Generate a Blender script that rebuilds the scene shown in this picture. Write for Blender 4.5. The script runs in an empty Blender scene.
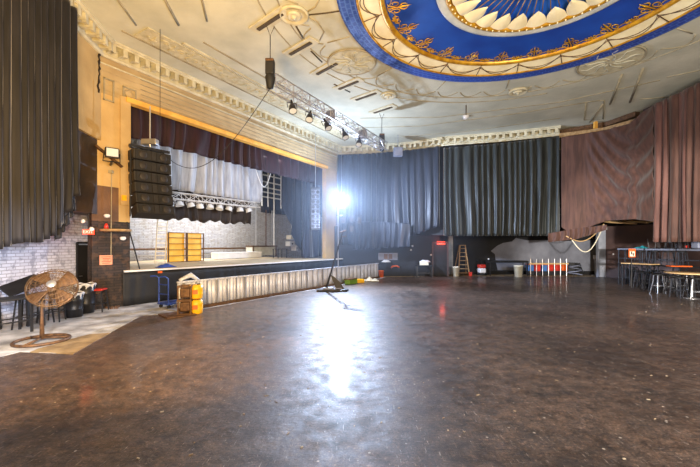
import bpy, math, random
from mathutils import Vector, Matrix
PI = math.pi
rnd = random.Random(7)
SC = bpy.context.scene
COL = SC.collection

# ------------------------------------------------------------------ camera
cam_d = bpy.data.cameras.new('camera'); cam = bpy.data.objects.new('camera', cam_d); COL.objects.link(cam)
cam_d.sensor_width = 36; cam_d.lens = 18; cam_d.shift_y = 0.0164
cam.location = (0, 0, 2.0); cam.rotation_euler = (PI/2, 0, 0)
cam_d.clip_start = 0.05; cam_d.clip_end = 200
SC.camera = cam

# ------------------------------------------------------------------ world, lights, exposure
SC.view_settings.view_transform = 'Standard'; SC.view_settings.look = 'None'
SC.view_settings.gamma = 1; SC.view_settings.use_curve_mapping = False
SC.view_settings.exposure = 0.55
w = bpy.data.worlds.new('world'); SC.world = w; w.use_nodes = True
w.node_tree.nodes['Background'].inputs[0].default_value = (1.0, 0.95, 0.88, 1)
w.node_tree.nodes['Background'].inputs[1].default_value = 0.6

def light(name, kind, loc, energy, color=(1, 1, 1), size=1.0, target=None, spot=None, size_y=None):
    d = bpy.data.lights.new(name, kind); d.energy = energy; d.color = color
    if kind == 'AREA':
        d.size = size
        if size_y: d.shape = 'RECTANGLE'; d.size_y = size_y
    else:
        d.shadow_soft_size = size
    if spot: d.spot_size = math.radians(spot); d.spot_blend = 0.5
    o = bpy.data.objects.new(name, d); COL.objects.link(o); o.location = loc
    if target:
        o.rotation_euler = (Vector(target) - Vector(loc)).to_track_quat('-Z', 'Y').to_euler()
    return o

WARM = (1.0, 0.70, 0.30); COOL = (0.58, 0.72, 1.0); NEU = (1.0, 0.94, 0.86)
light('warm_fill_area', 'AREA', (-2.5, 2.5, 3.0), 950, (1.0, 0.60, 0.20), 1.6, (-6.0, 12, 8.0))  # unseen area light added to warm the left wall and ceiling
light('neutral_fill_area', 'AREA', (5.5, -1.5, 2.8), 1150, NEU, 3.0, (7.0, 12, 8.0))  # soft unseen light added near the camera as general fill
light('right_fill_spot', 'SPOT', (4.0, -3.0, 2.3), 19000, NEU, 0.3, (15.6, 18, 1.2), 30)  # added off-frame spot, brightens the right tables and partition
light('left_wall_fill_spot', 'SPOT', (-3.6, 3.0, 1.9), 1500, (0.88, 0.92, 1.0), 0.25, (-8.6, 9.8, 0.4), 44)  # added off-frame spot to lift the white brick wall
light('stage_light', 'AREA', (-9.6, 18.6, 5.6), 270, (1.0, 0.97, 0.94), 2.0, (-10.0, 20.6, 1.5))
light('stage_light_middle', 'AREA', (-7.6, 21.4, 5.4), 190, (1.0, 0.97, 0.94), 2.0, (-8.5, 23.5, 1.5))
light('stage_light_front', 'AREA', (-5.65, 15.9, 6.6), 48, (0.95, 0.97, 1.0), 7.0, (-6.6, 16.5, 5.2), None, 0.3)
light('work_light_beam', 'SPOT', (-0.55, 18.15, 4.45), 3600, COOL, 0.12, (1.2, 10.0, 0.0), None)
bpy.data.lights['work_light_beam'].spot_size = math.radians(118); bpy.data.lights['work_light_beam'].spot_blend = 0.7
light('work_light_side_beam', 'SPOT', (-0.45, 18.3, 4.45), 4200, COOL, 0.12, (4.6, 20.6, 4.0), 80)
light('work_light_spill', 'POINT', (-0.5, 18.2, 4.45), 1200, COOL, 0.10)

# ------------------------------------------------------------------ materials
def lin(c):
    r = []
    for v in c:
        v = v/255.0
        r.append(v/12.92 if v <= 0.04045 else ((v+0.055)/1.055)**2.4)
    return (r[0], r[1], r[2], 1)

def mat(name, rgb, rough=0.6, metal=0.0, var=0.15, scale=4.0, bump=0.0, bscale=30.0, rgb2=None, sheen=0.0, spec=0.5, emit=None, estr=0.0, detail=4.0, stretch=None):
    m = bpy.data.materials.new(name); m.use_nodes = True
    nt = m.node_tree; N = nt.nodes; L = nt.links; b = N['Principled BSDF']
    b.inputs['Roughness'].default_value = rough; b.inputs['Metallic'].default_value = metal
    b.inputs['Specular IOR Level'].default_value = spec
    if sheen:
        b.inputs['Sheen Weight'].default_value = sheen; b.inputs['Sheen Roughness'].default_value = 0.4
    c1 = lin(rgb); c2 = lin(rgb2) if rgb2 else tuple([x*(1-var*2) for x in c1[:3]]+[1])
    tc = N.new('ShaderNodeTexCoord'); src = tc.outputs['Object']
    if stretch:
        mp = N.new('ShaderNodeMapping'); mp.inputs['Scale'].default_value = stretch
        L.new(src, mp.inputs[0]); src = mp.outputs[0]
    n = N.new('ShaderNodeTexNoise'); n.inputs['Scale'].default_value = scale; n.inputs['Detail'].default_value = detail
    L.new(src, n.inputs['Vector'])
    r = N.new('ShaderNodeValToRGB'); r.color_ramp.elements[0].position = 0.35; r.color_ramp.elements[1].position = 0.65
    r.color_ramp.elements[0].color = c2; r.color_ramp.elements[1].color = c1
    L.new(n.outputs[0], r.inputs[0]); L.new(r.outputs[0], b.inputs['Base Color'])
    if bump:
        n2 = N.new('ShaderNodeTexNoise'); n2.inputs['Scale'].default_value = bscale; n2.inputs['Detail'].default_value = 6
        L.new(src, n2.inputs['Vector'])
        bp = N.new('ShaderNodeBump'); bp.inputs['Strength'].default_value = bump; bp.inputs['Distance'].default_value = 0.03
        L.new(n2.outputs[0], bp.inputs['Height']); L.new(bp.outputs[0], b.inputs['Normal'])
    if emit:
        b.inputs['Emission Color'].default_value = lin(emit); b.inputs['Emission Strength'].default_value = estr
    return m

def brick_mat(name, c1, c2, cm, wall_axis, sc=1.0, worn=None):
    m = bpy.data.materials.new(name); m.use_nodes = True
    nt = m.node_tree; N = nt.nodes; L = nt.links; b = N['Principled BSDF']; b.inputs['Roughness'].default_value = 0.75
    tc = N.new('ShaderNodeTexCoord'); sp = N.new('ShaderNodeSeparateXYZ'); L.new(tc.outputs['Object'], sp.inputs[0])
    cb = N.new('ShaderNodeCombineXYZ')
    if wall_axis == 'X':
        L.new(sp.outputs[0], cb.inputs[0])
    else:
        L.new(sp.outputs[1], cb.inputs[0])
    L.new(sp.outputs[2], cb.inputs[1])
    br = N.new('ShaderNodeTexBrick'); br.inputs['Scale'].default_value = sc
    br.inputs['Brick Width'].default_value = 0.24; br.inputs['Row Height'].default_value = 0.085; br.inputs['Mortar Size'].default_value = 0.009
    br.inputs['Color1'].default_value = lin(c1); br.inputs['Color2'].default_value = lin(c2); br.inputs['Mortar'].default_value = lin(cm)
    L.new(cb.outputs[0], br.inputs['Vector'])
    n = N.new('ShaderNodeTexNoise'); n.inputs['Scale'].default_value = 5; n.inputs['Detail'].default_value = 8; L.new(tc.outputs['Object'], n.inputs['Vector'])
    r = N.new('ShaderNodeValToRGB'); r.color_ramp.elements[0].position = 0.52; r.color_ramp.elements[1].position = 0.62
    mx = N.new('ShaderNodeMix'); mx.data_type = 'RGBA'; L.new(n.outputs[0], r.inputs[0])
    ml = N.new('ShaderNodeMath'); ml.operation = 'MULTIPLY'; ml.inputs[1].default_value = 0.75; L.new(r.outputs[0], ml.inputs[0])
    L.new(ml.outputs[0], mx.inputs[0]); L.new(br.outputs['Color'], mx.inputs[6]); mx.inputs[7].default_value = lin(worn or cm)
    L.new(mx.outputs[2], b.inputs['Base Color'])
    bp = N.new('ShaderNodeBump'); bp.inputs['Strength'].default_value = 0.8; bp.inputs['Distance'].default_value = 0.02; bp.invert = True
    ad = N.new('ShaderNodeMath'); ad.operation = 'ADD'; n3 = N.new('ShaderNodeTexNoise'); n3.inputs['Scale'].default_value = 40
    L.new(tc.outputs['Object'], n3.inputs['Vector']); L.new(br.outputs['Fac'], ad.inputs[0]); L.new(n3.outputs[0], ad.inputs[1])
    L.new(ad.outputs[0], bp.inputs['Height']); L.new(bp.outputs[0], b.inputs['Normal'])
    return m

def floor_mat():
    m = bpy.data.materials.new('worn dark hall floor'); m.use_nodes = True
    nt = m.node_tree; N = nt.nodes; L = nt.links; b = N['Principled BSDF']
    tc = N.new('ShaderNodeTexCoord')
    def noise(s, d=6, st=None, rough=0.6):
        n = N.new('ShaderNodeTexNoise'); n.inputs['Scale'].default_value = s; n.inputs['Detail'].default_value = d; n.inputs['Roughness'].default_value = rough
        if st:
            mp = N.new('ShaderNodeMapping'); mp.inputs['Scale'].default_value = st[:3]
            mp.inputs['Rotation'].default_value = (0, 0, st[3]); L.new(tc.outputs['Object'], mp.inputs[0]); L.new(mp.outputs[0], n.inputs['Vector'])
        else: L.new(tc.outputs['Object'], n.inputs['Vector'])
        return n
    def ramp(src, p0, p1, c0, c1):
        r = N.new('ShaderNodeValToRGB'); r.color_ramp.elements[0].position = p0; r.color_ramp.elements[1].position = p1
        r.color_ramp.elements[0].color = c0; r.color_ramp.elements[1].color = c1; L.new(src, r.inputs[0]); return r
    big = ramp(noise(0.55, 8).outputs[0], 0.35, 0.68, lin((46, 37, 32)), lin((92, 76, 66)))
    fine = ramp(noise(5, 7, None, 0.82).outputs[0], 0.36, 0.64, (0.25, 0.25, 0.25, 1), (1.9, 1.8, 1.7, 1))
    mx = N.new('ShaderNodeMix'); mx.data_type = 'RGBA'; mx.blend_type = 'MULTIPLY'; mx.inputs[0].default_value = 1
    L.new(big.outputs[0], mx.inputs[6]); L.new(fine.outputs[0], mx.inputs[7])
    cur = mx.outputs[2]
    for s, st, thr, col in ((3, (1, 14, 1, 2.1), 0.62, (40, 32, 28)), (4, (10, 1, 1, 2.6), 0.66, (140, 130, 120)), (7, (1, 9, 1, 0.5), 0.645, (120, 108, 100)), (6, (9, 1, 1, 0.2), 0.65, (125, 112, 104)), (8, (1, 12, 1, 1.2), 0.66, (110, 100, 95))):
        f = ramp(noise(s, 3, st).outputs[0], thr, thr+0.04, (0, 0, 0, 1), (1, 1, 1, 1))
        x = N.new('ShaderNodeMix'); x.data_type = 'RGBA'; L.new(f.outputs[0], x.inputs[0]); L.new(cur, x.inputs[6]); x.inputs[7].default_value = lin(col); cur = x.outputs[2]
    v = N.new('ShaderNodeTexVoronoi'); v.inputs['Scale'].default_value = 4.6; L.new(tc.outputs['Object'], v.inputs['Vector'])
    f = ramp(v.outputs['Distance'], 0.05, 0.075, (1, 1, 1, 1), (0, 0, 0, 1))
    x = N.new('ShaderNodeMix'); x.data_type = 'RGBA'; L.new(f.outputs[0], x.inputs[0]); L.new(cur, x.inputs[6]); x.inputs[7].default_value = lin((170, 158, 146)); cur = x.outputs[2]
    for s, thr, fac in ((26, 0.56, (2.0, 1.9, 1.8, 1)), (38, 0.55, (0.35, 0.35, 0.35, 1)), (14, 0.60, (1.7, 1.6, 1.5, 1))):
        f = ramp(noise(s, 3, None, 0.7).outputs[0], thr, thr+0.05, (1, 1, 1, 1), fac)
        x = N.new('ShaderNodeMix'); x.data_type = 'RGBA'; x.blend_type = 'MULTIPLY'; x.inputs[0].default_value = 1; L.new(cur, x.inputs[6]); L.new(f.outputs[0], x.inputs[7]); cur = x.outputs[2]
    L.new(cur, b.inputs['Base Color'])
    rr = ramp(noise(3.5, 8).outputs[0], 0.3, 0.75, (0.36, 0.36, 0.36, 1), (0.66, 0.66, 0.66, 1))
    L.new(rr.outputs[0], b.inputs['Roughness']); b.inputs['Specular IOR Level'].default_value = 0.7
    b.inputs['Coat Weight'].default_value = 0.18; b.inputs['Coat Roughness'].default_value = 0.12
    bp = N.new('ShaderNodeBump'); bp.inputs['Strength'].default_value = 0.6; bp.inputs['Distance'].default_value = 0.012
    L.new(noise(14, 10, None, 0.75).outputs[0], bp.inputs['Height']); L.new(bp.outputs[0], b.inputs['Normal'])
    return m

M = {}
M['floor'] = floor_mat()
M['concrete'] = mat('pale concrete', (196, 196, 196), 0.7, var=0.3, scale=1.8, bump=0.4, bscale=20, rgb2=(118, 116, 114), detail=10)
M['tan'] = mat('tan bare floor', (150, 128, 92), 0.6, scale=3, bump=0.2, rgb2=(112, 92, 62), detail=8)
M['plaster'] = mat('cream plaster', (198, 168, 114), 0.8, scale=0.8, bump=0.25, bscale=12, rgb2=(168, 140, 90), detail=8)
M['ceil'] = mat('pale painted ceiling plaster', (200, 198, 178), 0.8, scale=0.9, bump=0.35, bscale=6, rgb2=(178, 177, 158), detail=8)
M['ceil_orn'] = mat('ornate plaster relief', (200, 192, 160), 0.8, scale=6, bump=1.0, bscale=7, rgb2=(176, 168, 138), detail=8)
M['line'] = mat('shade-toned plaster moulding', (166, 156, 128), 0.8, scale=3, rgb2=(140, 130, 104))  # darker tone paints the ridge shadows into the moulding lines
M['mould'] = mat('plaster moulding', (204, 198, 170), 0.75, scale=3, rgb2=(180, 172, 144))
M['mould_dark'] = mat('shade-dark plaster recess', (78, 66, 48), 0.9, scale=6)  # dark tone paints the shade in relief grooves and beside ridges
M['beam'] = mat('warm-lit yellow lintel', (236, 182, 84), 0.6, scale=2, rgb2=(214, 156, 62))  # bright yellow puts the warm light from below into the lintel colour
M['crack'] = mat('dark crack', (40, 30, 22), 0.9)
M['wbrick'] = brick_mat('whitewashed brick', (206, 210, 226), (184, 188, 206), (150, 152, 168), 'Y', worn=(132, 134, 152))
M['dbrick'] = brick_mat('dark brick', (58, 46, 41), (40, 34, 33), (28, 25, 24), 'X', worn=(78, 58, 46))
M['sbrick'] = brick_mat('grey painted stage brick', (186, 188, 194), (164, 166, 174), (140, 140, 144), 'X', worn=(150, 146, 140))
M['brownpaint'] = mat('brown painted brick', (112, 84, 64), 0.8, scale=2, bump=0.4, bscale=18, rgb2=(84, 62, 48))
M['darkpanel'] = mat('dark brown recess tone', (70, 54, 40), 0.5, scale=1.2, rgb2=(40, 32, 26))
M['black'] = mat('matt black', (24, 24, 26), 0.7, var=0.2)
M['blackwall'] = mat('black painted wall', (26, 25, 25), 0.75, scale=1.5, rgb2=(16, 15, 16))
M['greywall'] = mat('grey painted wall', (128, 130, 140), 0.75, scale=1.2, rgb2=(106, 108, 118))
M['brownwall'] = mat('dark brown partition', (84, 64, 60), 0.6, scale=1.0, rgb2=(64, 48, 46))
M['postwall'] = mat('pale grey painted post', (168, 172, 182), 0.7, scale=2, rgb2=(140, 144, 154))
M['blacksteel'] = mat('black steel', (42, 42, 45), 0.4, 0.3)
M['chrome'] = mat('bright steel', (196, 196, 200), 0.28, 0.9, var=0.08)
M['alu'] = mat('aluminium', (200, 200, 204), 0.38, 0.75, var=0.1)
M['galv'] = mat('galvanised barrier sheet', (222, 226, 238), 0.4, 0.1, scale=3.5, rgb2=(178, 180, 190), stretch=(3, 3, 0.6))
M['rust'] = mat('rusty brown steel', (112, 82, 54), 0.6, 0.4, scale=12, rgb2=(72, 50, 34))
M['slate'] = mat('slate grey laminate', (92, 96, 110), 0.4, var=0.1)
M['stoolsteel'] = mat('worn black stool steel', (58, 58, 62), 0.35, 0.4)
M['wire'] = mat('dusty wire', (118, 94, 66), 0.5, 0.4, scale=9, rgb2=(84, 60, 38))
M['wood'] = mat('pale wood', (206, 172, 122), 0.55, scale=2, rgb2=(184, 148, 100), stretch=(1, 8, 8))
M['deckwood'] = mat('stage deck plywood', (214, 196, 164), 0.55, scale=1.4, rgb2=(190, 168, 134), detail=6)
M['ladderwood'] = mat('old wooden ladder', (170, 140, 96), 0.6, scale=8, rgb2=(134, 104, 66))
M['orange'] = mat('orange plastic', (222, 96, 30), 0.4, var=0.08)
M['red'] = mat('red plastic', (196, 48, 34), 0.4, var=0.08)
M['bluep'] = mat('blue plastic', (66, 110, 168), 0.4, var=0.08)
M['blue_steel'] = mat('blue steel', (40, 66, 140), 0.4, 0.2)
M['cream'] = mat('cream plastic', (222, 214, 190), 0.45, var=0.06)
M['white'] = mat('white enamel', (224, 224, 224), 0.45, var=0.05)
M['green'] = mat('green plastic', (112, 150, 54), 0.5)
M['teal'] = mat('teal cloth', (40, 160, 170), 0.8)
M['yellow'] = mat('yellow plastic', (238, 178, 28), 0.35, var=0.06)
M['gold_sheet'] = mat('golden board', (250, 204, 84), 0.4, scale=2, rgb2=(240, 178, 52))
M['paper'] = mat('salmon paper', (232, 158, 126), 0.8, var=0.1)
M['ink'] = mat('dark print', (70, 40, 36), 0.8)
M['rubber'] = mat('black rubber', (22, 22, 22), 0.8)
M['liner'] = mat('white plastic bag', (220, 224, 232), 0.35, scale=12, bump=0.6, bscale=14)
M['bluecloth'] = mat('blue cloth', (52, 84, 176), 0.8, scale=10, bump=0.6, bscale=12)
M['cabinet'] = mat('loudspeaker cabinet', (30, 26, 24), 0.6, scale=6, rgb2=(22, 19, 18))
M['cone'] = mat('loudspeaker cone', (38, 33, 30), 0.6, var=0.1)
M['grille'] = mat('loudspeaker grille', (18, 16, 15), 0.6)
M['greycab'] = mat('grey loudspeaker cabinet', (128, 132, 150), 0.5)
M['exit'] = mat('lit red sign', (220, 40, 24), 0.5, emit=(255, 52, 26), estr=3.0)
M['lampface'] = mat('lit lamp face', (255, 255, 255), 0.5, emit=(236, 240, 255), estr=60)
M['lampglass'] = mat('floodlight glass', (206, 214, 224), 0.2, var=0.05)
M['gold'] = mat('gilded plaster', (222, 170, 44), 0.38, 0.35, scale=5, rgb2=(170, 118, 24))
M['dblue'] = mat('ultramarine painted band', (18, 78, 176), 0.55, scale=0.8, rgb2=(12, 56, 146), detail=8)
M['dcream'] = mat('cream painted cove', (244, 232, 190), 0.65, scale=2, rgb2=(226, 210, 166))
M['dgrey'] = mat('grey white painted ring', (206, 208, 200), 0.6, scale=2)
M['dblue2'] = mat('blue painted dome centre', (30, 90, 186), 0.55, scale=2, rgb2=(20, 68, 160))
M['reliefline'] = mat('blue and brown relief line', (150, 130, 100), 0.7)

def meander_mat():
    m = bpy.data.materials.new('blue key pattern band'); m.use_nodes = True
    nt = m.node_tree; N = nt.nodes; L = nt.links; b = N['Principled BSDF']; b.inputs['Roughness'].default_value = 0.6
    uv = N.new('ShaderNodeUVMap'); br = N.new('ShaderNodeTexBrick'); L.new(uv.outputs[0], br.inputs['Vector'])
    br.inputs['Scale'].default_value = 1.0; br.inputs['Brick Width'].default_value = 0.2; br.inputs['Row Height'].default_value = 0.13; br.inputs['Mortar Size'].default_value = 0.02
    br.inputs['Color1'].default_value = lin((36, 76, 176)); br.inputs['Color2'].default_value = lin((28, 62, 160)); br.inputs['Mortar'].default_value = lin((72, 108, 196))
    L.new(br.outputs['Color'], b.inputs['Base Color'])
    bp = N.new('ShaderNodeBump'); bp.inputs['Strength'].default_value = 0.8; bp.inputs['Distance'].default_value = 0.03
    L.new(br.outputs['Fac'], bp.inputs['Height']); L.new(bp.outputs[0], b.inputs['Normal'])
    return m
M['meander'] = meander_mat()

def siding_mat():
    m = mat('coursed frieze plaster', (186, 164, 122), 0.8, scale=1.0, rgb2=(160, 138, 98), detail=8)
    nt = m.node_tree; N = nt.nodes; L = nt.links; b = N['Principled BSDF']
    tc = N.new('ShaderNodeTexCoord'); wv = N.new('ShaderNodeTexWave'); wv.bands_direction = 'Z'; wv.inputs['Scale'].default_value = 1.6
    wv.wave_profile = 'SAW'; wv.inputs['Distortion'].default_value = 0.15
    L.new(tc.outputs['Object'], wv.inputs['Vector'])
    bp = N.new('ShaderNodeBump'); bp.inputs['Strength'].default_value = 1.0; bp.inputs['Distance'].default_value = 0.12
    L.new(wv.outputs['Fac'], bp.inputs['Height']); L.new(bp.outputs[0], b.inputs['Normal'])
    return m
M['frieze'] = siding_mat()

def velvet(name, rgb, rgb2, sheen=0.4, rough=0.7):
    return mat(name, rgb, rough, scale=2.0, rgb2=rgb2, sheen=sheen, stretch=(4, 4, 0.5), detail=6, spec=0.3)
V_black = velvet('black brown velour', (24, 24, 32), (11, 11, 16), 0.2)
V_grey = velvet('dark grey green velour', (46, 50, 47), (27, 30, 29), 0.6, 0.42)
V_navy = velvet('navy velour', (36, 40, 50), (22, 25, 34), 0.5, 0.4)
V_maroon = velvet('maroon velour', (50, 26, 34), (32, 17, 24), 0.2)
V_silver = velvet('silver grey drape', (180, 184, 192), (150, 154, 164), 0.2)
V_brown = velvet('faded brown red velvet', (88, 60, 50), (66, 44, 37), 0.3)
V_rose = velvet('faded rose velvet', (106, 72, 64), (82, 54, 48), 0.3)
V_border = velvet('brown black border drape', (58, 46, 38), (36, 28, 24))
V_blueleg = velvet('blue black leg drape', (40, 46, 66), (28, 32, 50), 0.5)

# ------------------------------------------------------------------ mesh helpers
class MB:
    def __init__(s): s.v = []; s.f = []; s.uv = None
    def quad(s, a, b, c, d):
        i = len(s.v); s.v += [tuple(a), tuple(b), tuple(c), tuple(d)]; s.f.append((i, i+1, i+2, i+3)); return s
    def box(s, c, sz, rz=0.0, m=None):
        x, y, z = sz[0]/2, sz[1]/2, sz[2]/2; i = len(s.v)
        R = Matrix.Rotation(rz, 3, 'Z')
        if m is not None: R = m
        for dx, dy, dz in ((-x,-y,-z),(x,-y,-z),(x,y,-z),(-x,y,-z),(-x,-y,z),(x,-y,z),(x,y,z),(-x,y,z)):
            p = R @ Vector((dx, dy, dz)); s.v.append((c[0]+p.x, c[1]+p.y, c[2]+p.z))
        for f in ((0,3,2,1),(4,5,6,7),(0,1,5,4),(1,2,6,5),(2,3,7,6),(3,0,4,7)): s.f.append(tuple(i+k for k in f))
        return s
    def bar(s, a, b, t, t2=None, up=(0, 0, 1)):
        a = Vector(a); b = Vector(b); d = (b-a); L = d.length; d.normalize()
        u = Vector(up)
        if abs(d.dot(u)) > 0.98: u = Vector((1, 0, 0))
        x = d.cross(u).normalized(); y = x.cross(d).normalized()
        R = Matrix((x, d, y)).transposed()
        return s.box((a+b)/2, (t, L, t2 or t), m=R)
    def tube(s, pts, r, n=8, closed=False, cap=True):
        P = [Vector(p) for p in pts]; K = len(P); base = len(s.v)
        rs = r if isinstance(r, (list, tuple)) else [r]*K
        prev = None
        for k in range(K):
            if closed: d = P[(k+1) % K]-P[(k-1) % K]
            else: d = P[min(k+1, K-1)]-P[max(k-1, 0)]
            if d.length < 1e-9: d = Vector((0, 0, 1))
            d.normalize()
            if prev is None:
                u = Vector((0, 0, 1)) if abs(d.z) < 0.9 else Vector((1, 0, 0))
                x = d.cross(u).normalized()
            else:
                x = (prev - d*prev.dot(d))
                x = x.normalized() if x.length > 1e-6 else d.cross(Vector((0, 0, 1))).normalized()
            prev = x; y = d.cross(x)
            for j in range(n):
                a = 2*PI*j/n; s.v.append(tuple(P[k]+x*(rs[k]*math.cos(a))+y*(rs[k]*math.sin(a))))
        for k in range(K if closed else K-1):
            k2 = (k+1) % K
            for j in range(n):
                j2 = (j+1) % n
                s.f.append((base+k*n+j, base+k*n+j2, base+k2*n+j2, base+k2*n+j))
        if cap and not closed:
            s.f.append(tuple(base+j for j in range(n))[::-1]); s.f.append(tuple(base+(K-1)*n+j for j in range(n)))
        return s
    def lathe(s, prof, n=20, c=(0, 0, 0), m=None):
        base = len(s.v); m = m or Matrix.Identity(3)
        for r, z in prof:
            for j in range(n):
                a = 2*PI*j/n; p = m @ Vector((r*math.cos(a), r*math.sin(a), z)); s.v.append((c[0]+p.x, c[1]+p.y, c[2]+p.z))
        for k in range(len(prof)-1):
            for j in range(n):
                j2 = (j+1) % n; s.f.append((base+k*n+j, base+k*n+j2, base+(k+1)*n+j2, base+(k+1)*n+j))
        if prof[0][0] > 1e-6: s.f.append(tuple(base+j for j in range(n))[::-1])
        if prof[-1][0] > 1e-6: s.f.append(tuple(base+(len(prof)-1)*n+j for j in range(n)))
        return s
    def prism(s, pts, z0, z1):
        i = len(s.v); n = len(pts)
        s.v += [(p[0], p[1], z0) for p in pts]+[(p[0], p[1], z1) for p in pts]
        s.f.append(tuple(range(i, i+n))[::-1]); s.f.append(tuple(range(i+n, i+2*n)))
        for j in range(n): s.f.append((i+j, i+(j+1) % n, i+n+(j+1) % n, i+n+j))
        return s
    def wallseg(s, a, b, z0, z1, t):
        """vertical slab from a to b (xy), thickness t to the left of a->b"""
        a = Vector(a); b = Vector(b); d = (b-a).normalized(); n = Vector((-d.y, d.x))*t
        return s.prism([a, b, b+n, a+n] if t > 0 else [b, a, a+n, b+n], z0, z1)
    def grid(s, fn, nu, nv):
        i = len(s.v)
        for a in range(nu+1):
            for b in range(nv+1): s.v.append(tuple(fn(a/nu, b/nv)))
        for a in range(nu):
            for b in range(nv):
                k = i+a*(nv+1)+b; s.f.append((k, k+nv+1, k+nv+2, k+1))
        return s
    def build(s, name, material, parent=None, smooth=False, loc=None, uvf=None):
        me = bpy.data.meshes.new(name)
        vs = s.v
        if loc is not None: vs = [(x-loc[0], y-loc[1], z-loc[2]) for x, y, z in s.v]
        me.from_pydata(vs, [], s.f); me.update()
        if smooth:
            for p in me.polygons: p.use_smooth = True
        me.materials.append(material)
        if uvf:
            ul = me.uv_layers.new(name='UVMap')
            for lp in me.loops: ul.data[lp.index].uv = uvf(lp.vertex_index)
        o = bpy.data.objects.new(name, me); COL.objects.link(o)
        if loc is not None: o.location = loc
        if parent: o.parent = parent
        return o

def tag(o, label, cat, group=None, kind=None):
    o['label'] = label; o['category'] = cat
    if group: o['group'] = group
    if kind: o['kind'] = kind
    return o
def thing(name, label, cat, loc=(0, 0, 0), rz=0.0, group=None):
    o = bpy.data.objects.new(name, None); COL.objects.link(o); o.location = loc; o.rotation_euler = (0, 0, rz)
    return tag(o, label, cat, group)
def struct(o):
    o['kind'] = 'structure'; return o
def dup(root, loc=None, rz=None, label=None, rot=None, scale=None):
    def cp(o, par):
        c = o.copy(); COL.objects.link(c)
        if par: c.parent = par
        for ch in [x for x in kids.get(o.name, [])]: cp(ch, c)
        return c
    kids = {}
    for x in list(COL.objects):
        if x.parent: kids.setdefault(x.parent.name, []).append(x)
    r = cp(root, None)
    if loc is not None: r.location = loc
    if rz is not None: r.rotation_euler = (0, 0, rz)
    if rot is not None: r.rotation_euler = rot
    if scale is not None: r.scale = scale
    if label: r['label'] = label
    return r
def bevel(o, w_=0.01, seg=2):
    m = o.modifiers.new('bevel', 'BEVEL'); m.width = w_; m.segments = seg; m.limit_method = 'ANGLE'; return o
def solid(o, t=0.012):
    m = o.modifiers.new('solid', 'SOLIDIFY'); m.thickness = t; m.offset = 0; return o

# pixel -> place helpers (floor, depth, stage planes)
def at(px, Y, py): return Vector(((px-350)/350*Y, Y, 2+(245-py)/350*Y))
def fl(px, py): Y = 700/(py-245); return Vector(((px-350)/350*Y, Y, 0))
def ce(px, py, Z=8.3): Y = (Z-2)*350/(245-py); return Vector(((px-350)/350*Y, Y, Z))
# stage wall line: from A in direction D; inward (behind) normal NB
A = Vector((-7.75, 10.9)); B = Vector((-0.85, 22.6)); D = (B-A).normalized(); NB = Vector((-D.y, D.x))
LAB = (B-A).length
def stg(px, d, py=None):
    """point on the plane d metres behind the stage wall, seen at px (and py)"""
    k = (px-350)/350.0; a = A+NB*d
    # a + t D : x = k y
    t = (k*a.y-a.x)/(D.x-k*D.y); p = a+D*t
    z = 0 if py is None else 2+(245-py)/350*p.y
    return Vector((p.x, p.y, z))
ANG = math.atan2(D.y, D.x)     # heading of the stage wall

# ------------------------------------------------------------------ floor
struct(MB().box((4, 10, -0.1), (44, 44, 0.2)).build('floor', M['floor']))
pts = [fl(-60, 372), fl(20, 352), fl(72, 354), fl(110, 333), fl(142, 315.5), fl(176, 314), fl(240, 302.5), fl(330, 287), fl(386, 277.5), Vector((-0.5, 23, 0)), Vector((-7.2, 11.6, 0)), Vector((-7.8, 12.2, 0)), Vector((-8.62, 12.2, 0)), Vector((-8.62, 5, 0))]
struct(MB().prism(pts, 0.0, 0.006).build('floor_concrete_strip', M['concrete']))
pts = [fl(30, 352.5), fl(38, 349), fl(58, 344), fl(70, 339.5), fl(90, 334.5), fl(111, 333), fl(96, 341), fl(73, 354.5), fl(50, 353)]
struct(MB().prism(pts, 0.0, 0.010).build('floor_tan_patch', M['tan']))

struct(MB().prism([Vector((1.7, 21.9)), Vector((5.8, 22.5)), Vector((15.8, 22.3)), Vector((15.9, 23.84)), Vector((6.0, 23.84)), Vector((1.7, 22.34))], 0.0, 0.008).build('floor_far_margin', M['tan']))

lit = MB(); r2 = random.Random(5)
for k in range(150):
    Y = r2.uniform(2.6, 12); X = r2.uniform(-0.7, 0.95)*Y
    if X < -3.8: continue
    lit.box((X, Y, 0.004), (r2.uniform(0.008, 0.05), r2.uniform(0.004, 0.016), 0.006), r2.uniform(0, 3.1))
tag(lit.build('floor_litter', mat('dusty paper scraps', (196, 178, 150), 0.8, scale=3, rgb2=(150, 120, 88))), 'tiny pale scraps and splinters scattered over the dark floor', 'litter', kind='stuff')

# ------------------------------------------------------------------ ceiling with round opening
CX, CY, CR = 4.65, 8.4, 5.0
def ring_rect(mb, cx, cy, r, x0, x1, y0, y1, z, n=144):
    ang = [2*PI*i/n for i in range(n)]+[math.atan2(y-cy, x-cx) % (2*PI) for x in (x0, x1) for y in (y0, y1)]
    ang = sorted(ang); base = len(mb.v)
    for a in ang:
        c, s_ = math.cos(a), math.sin(a); mb.v.append((cx+r*c, cy+r*s_, z))
        tx = ((x1 if c > 0 else x0)-cx)/c if abs(c) > 1e-9 else 1e9
        ty = ((y1 if s_ > 0 else y0)-cy)/s_ if abs(s_) > 1e-9 else 1e9
        t = min(tx, ty); mb.v.append((cx+t*c, cy+t*s_, z))
    k = len(ang)
    for i in range(k):
        j = (i+1) % k; mb.f.append((base+2*i, base+2*j, base+2*j+1, base+2*i+1))
mb = MB(); ring_rect(mb, CX, CY, CR, -13, 24, -8, 30, 8.3)
struct(mb.build('ceiling', M['ceil']))

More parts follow.
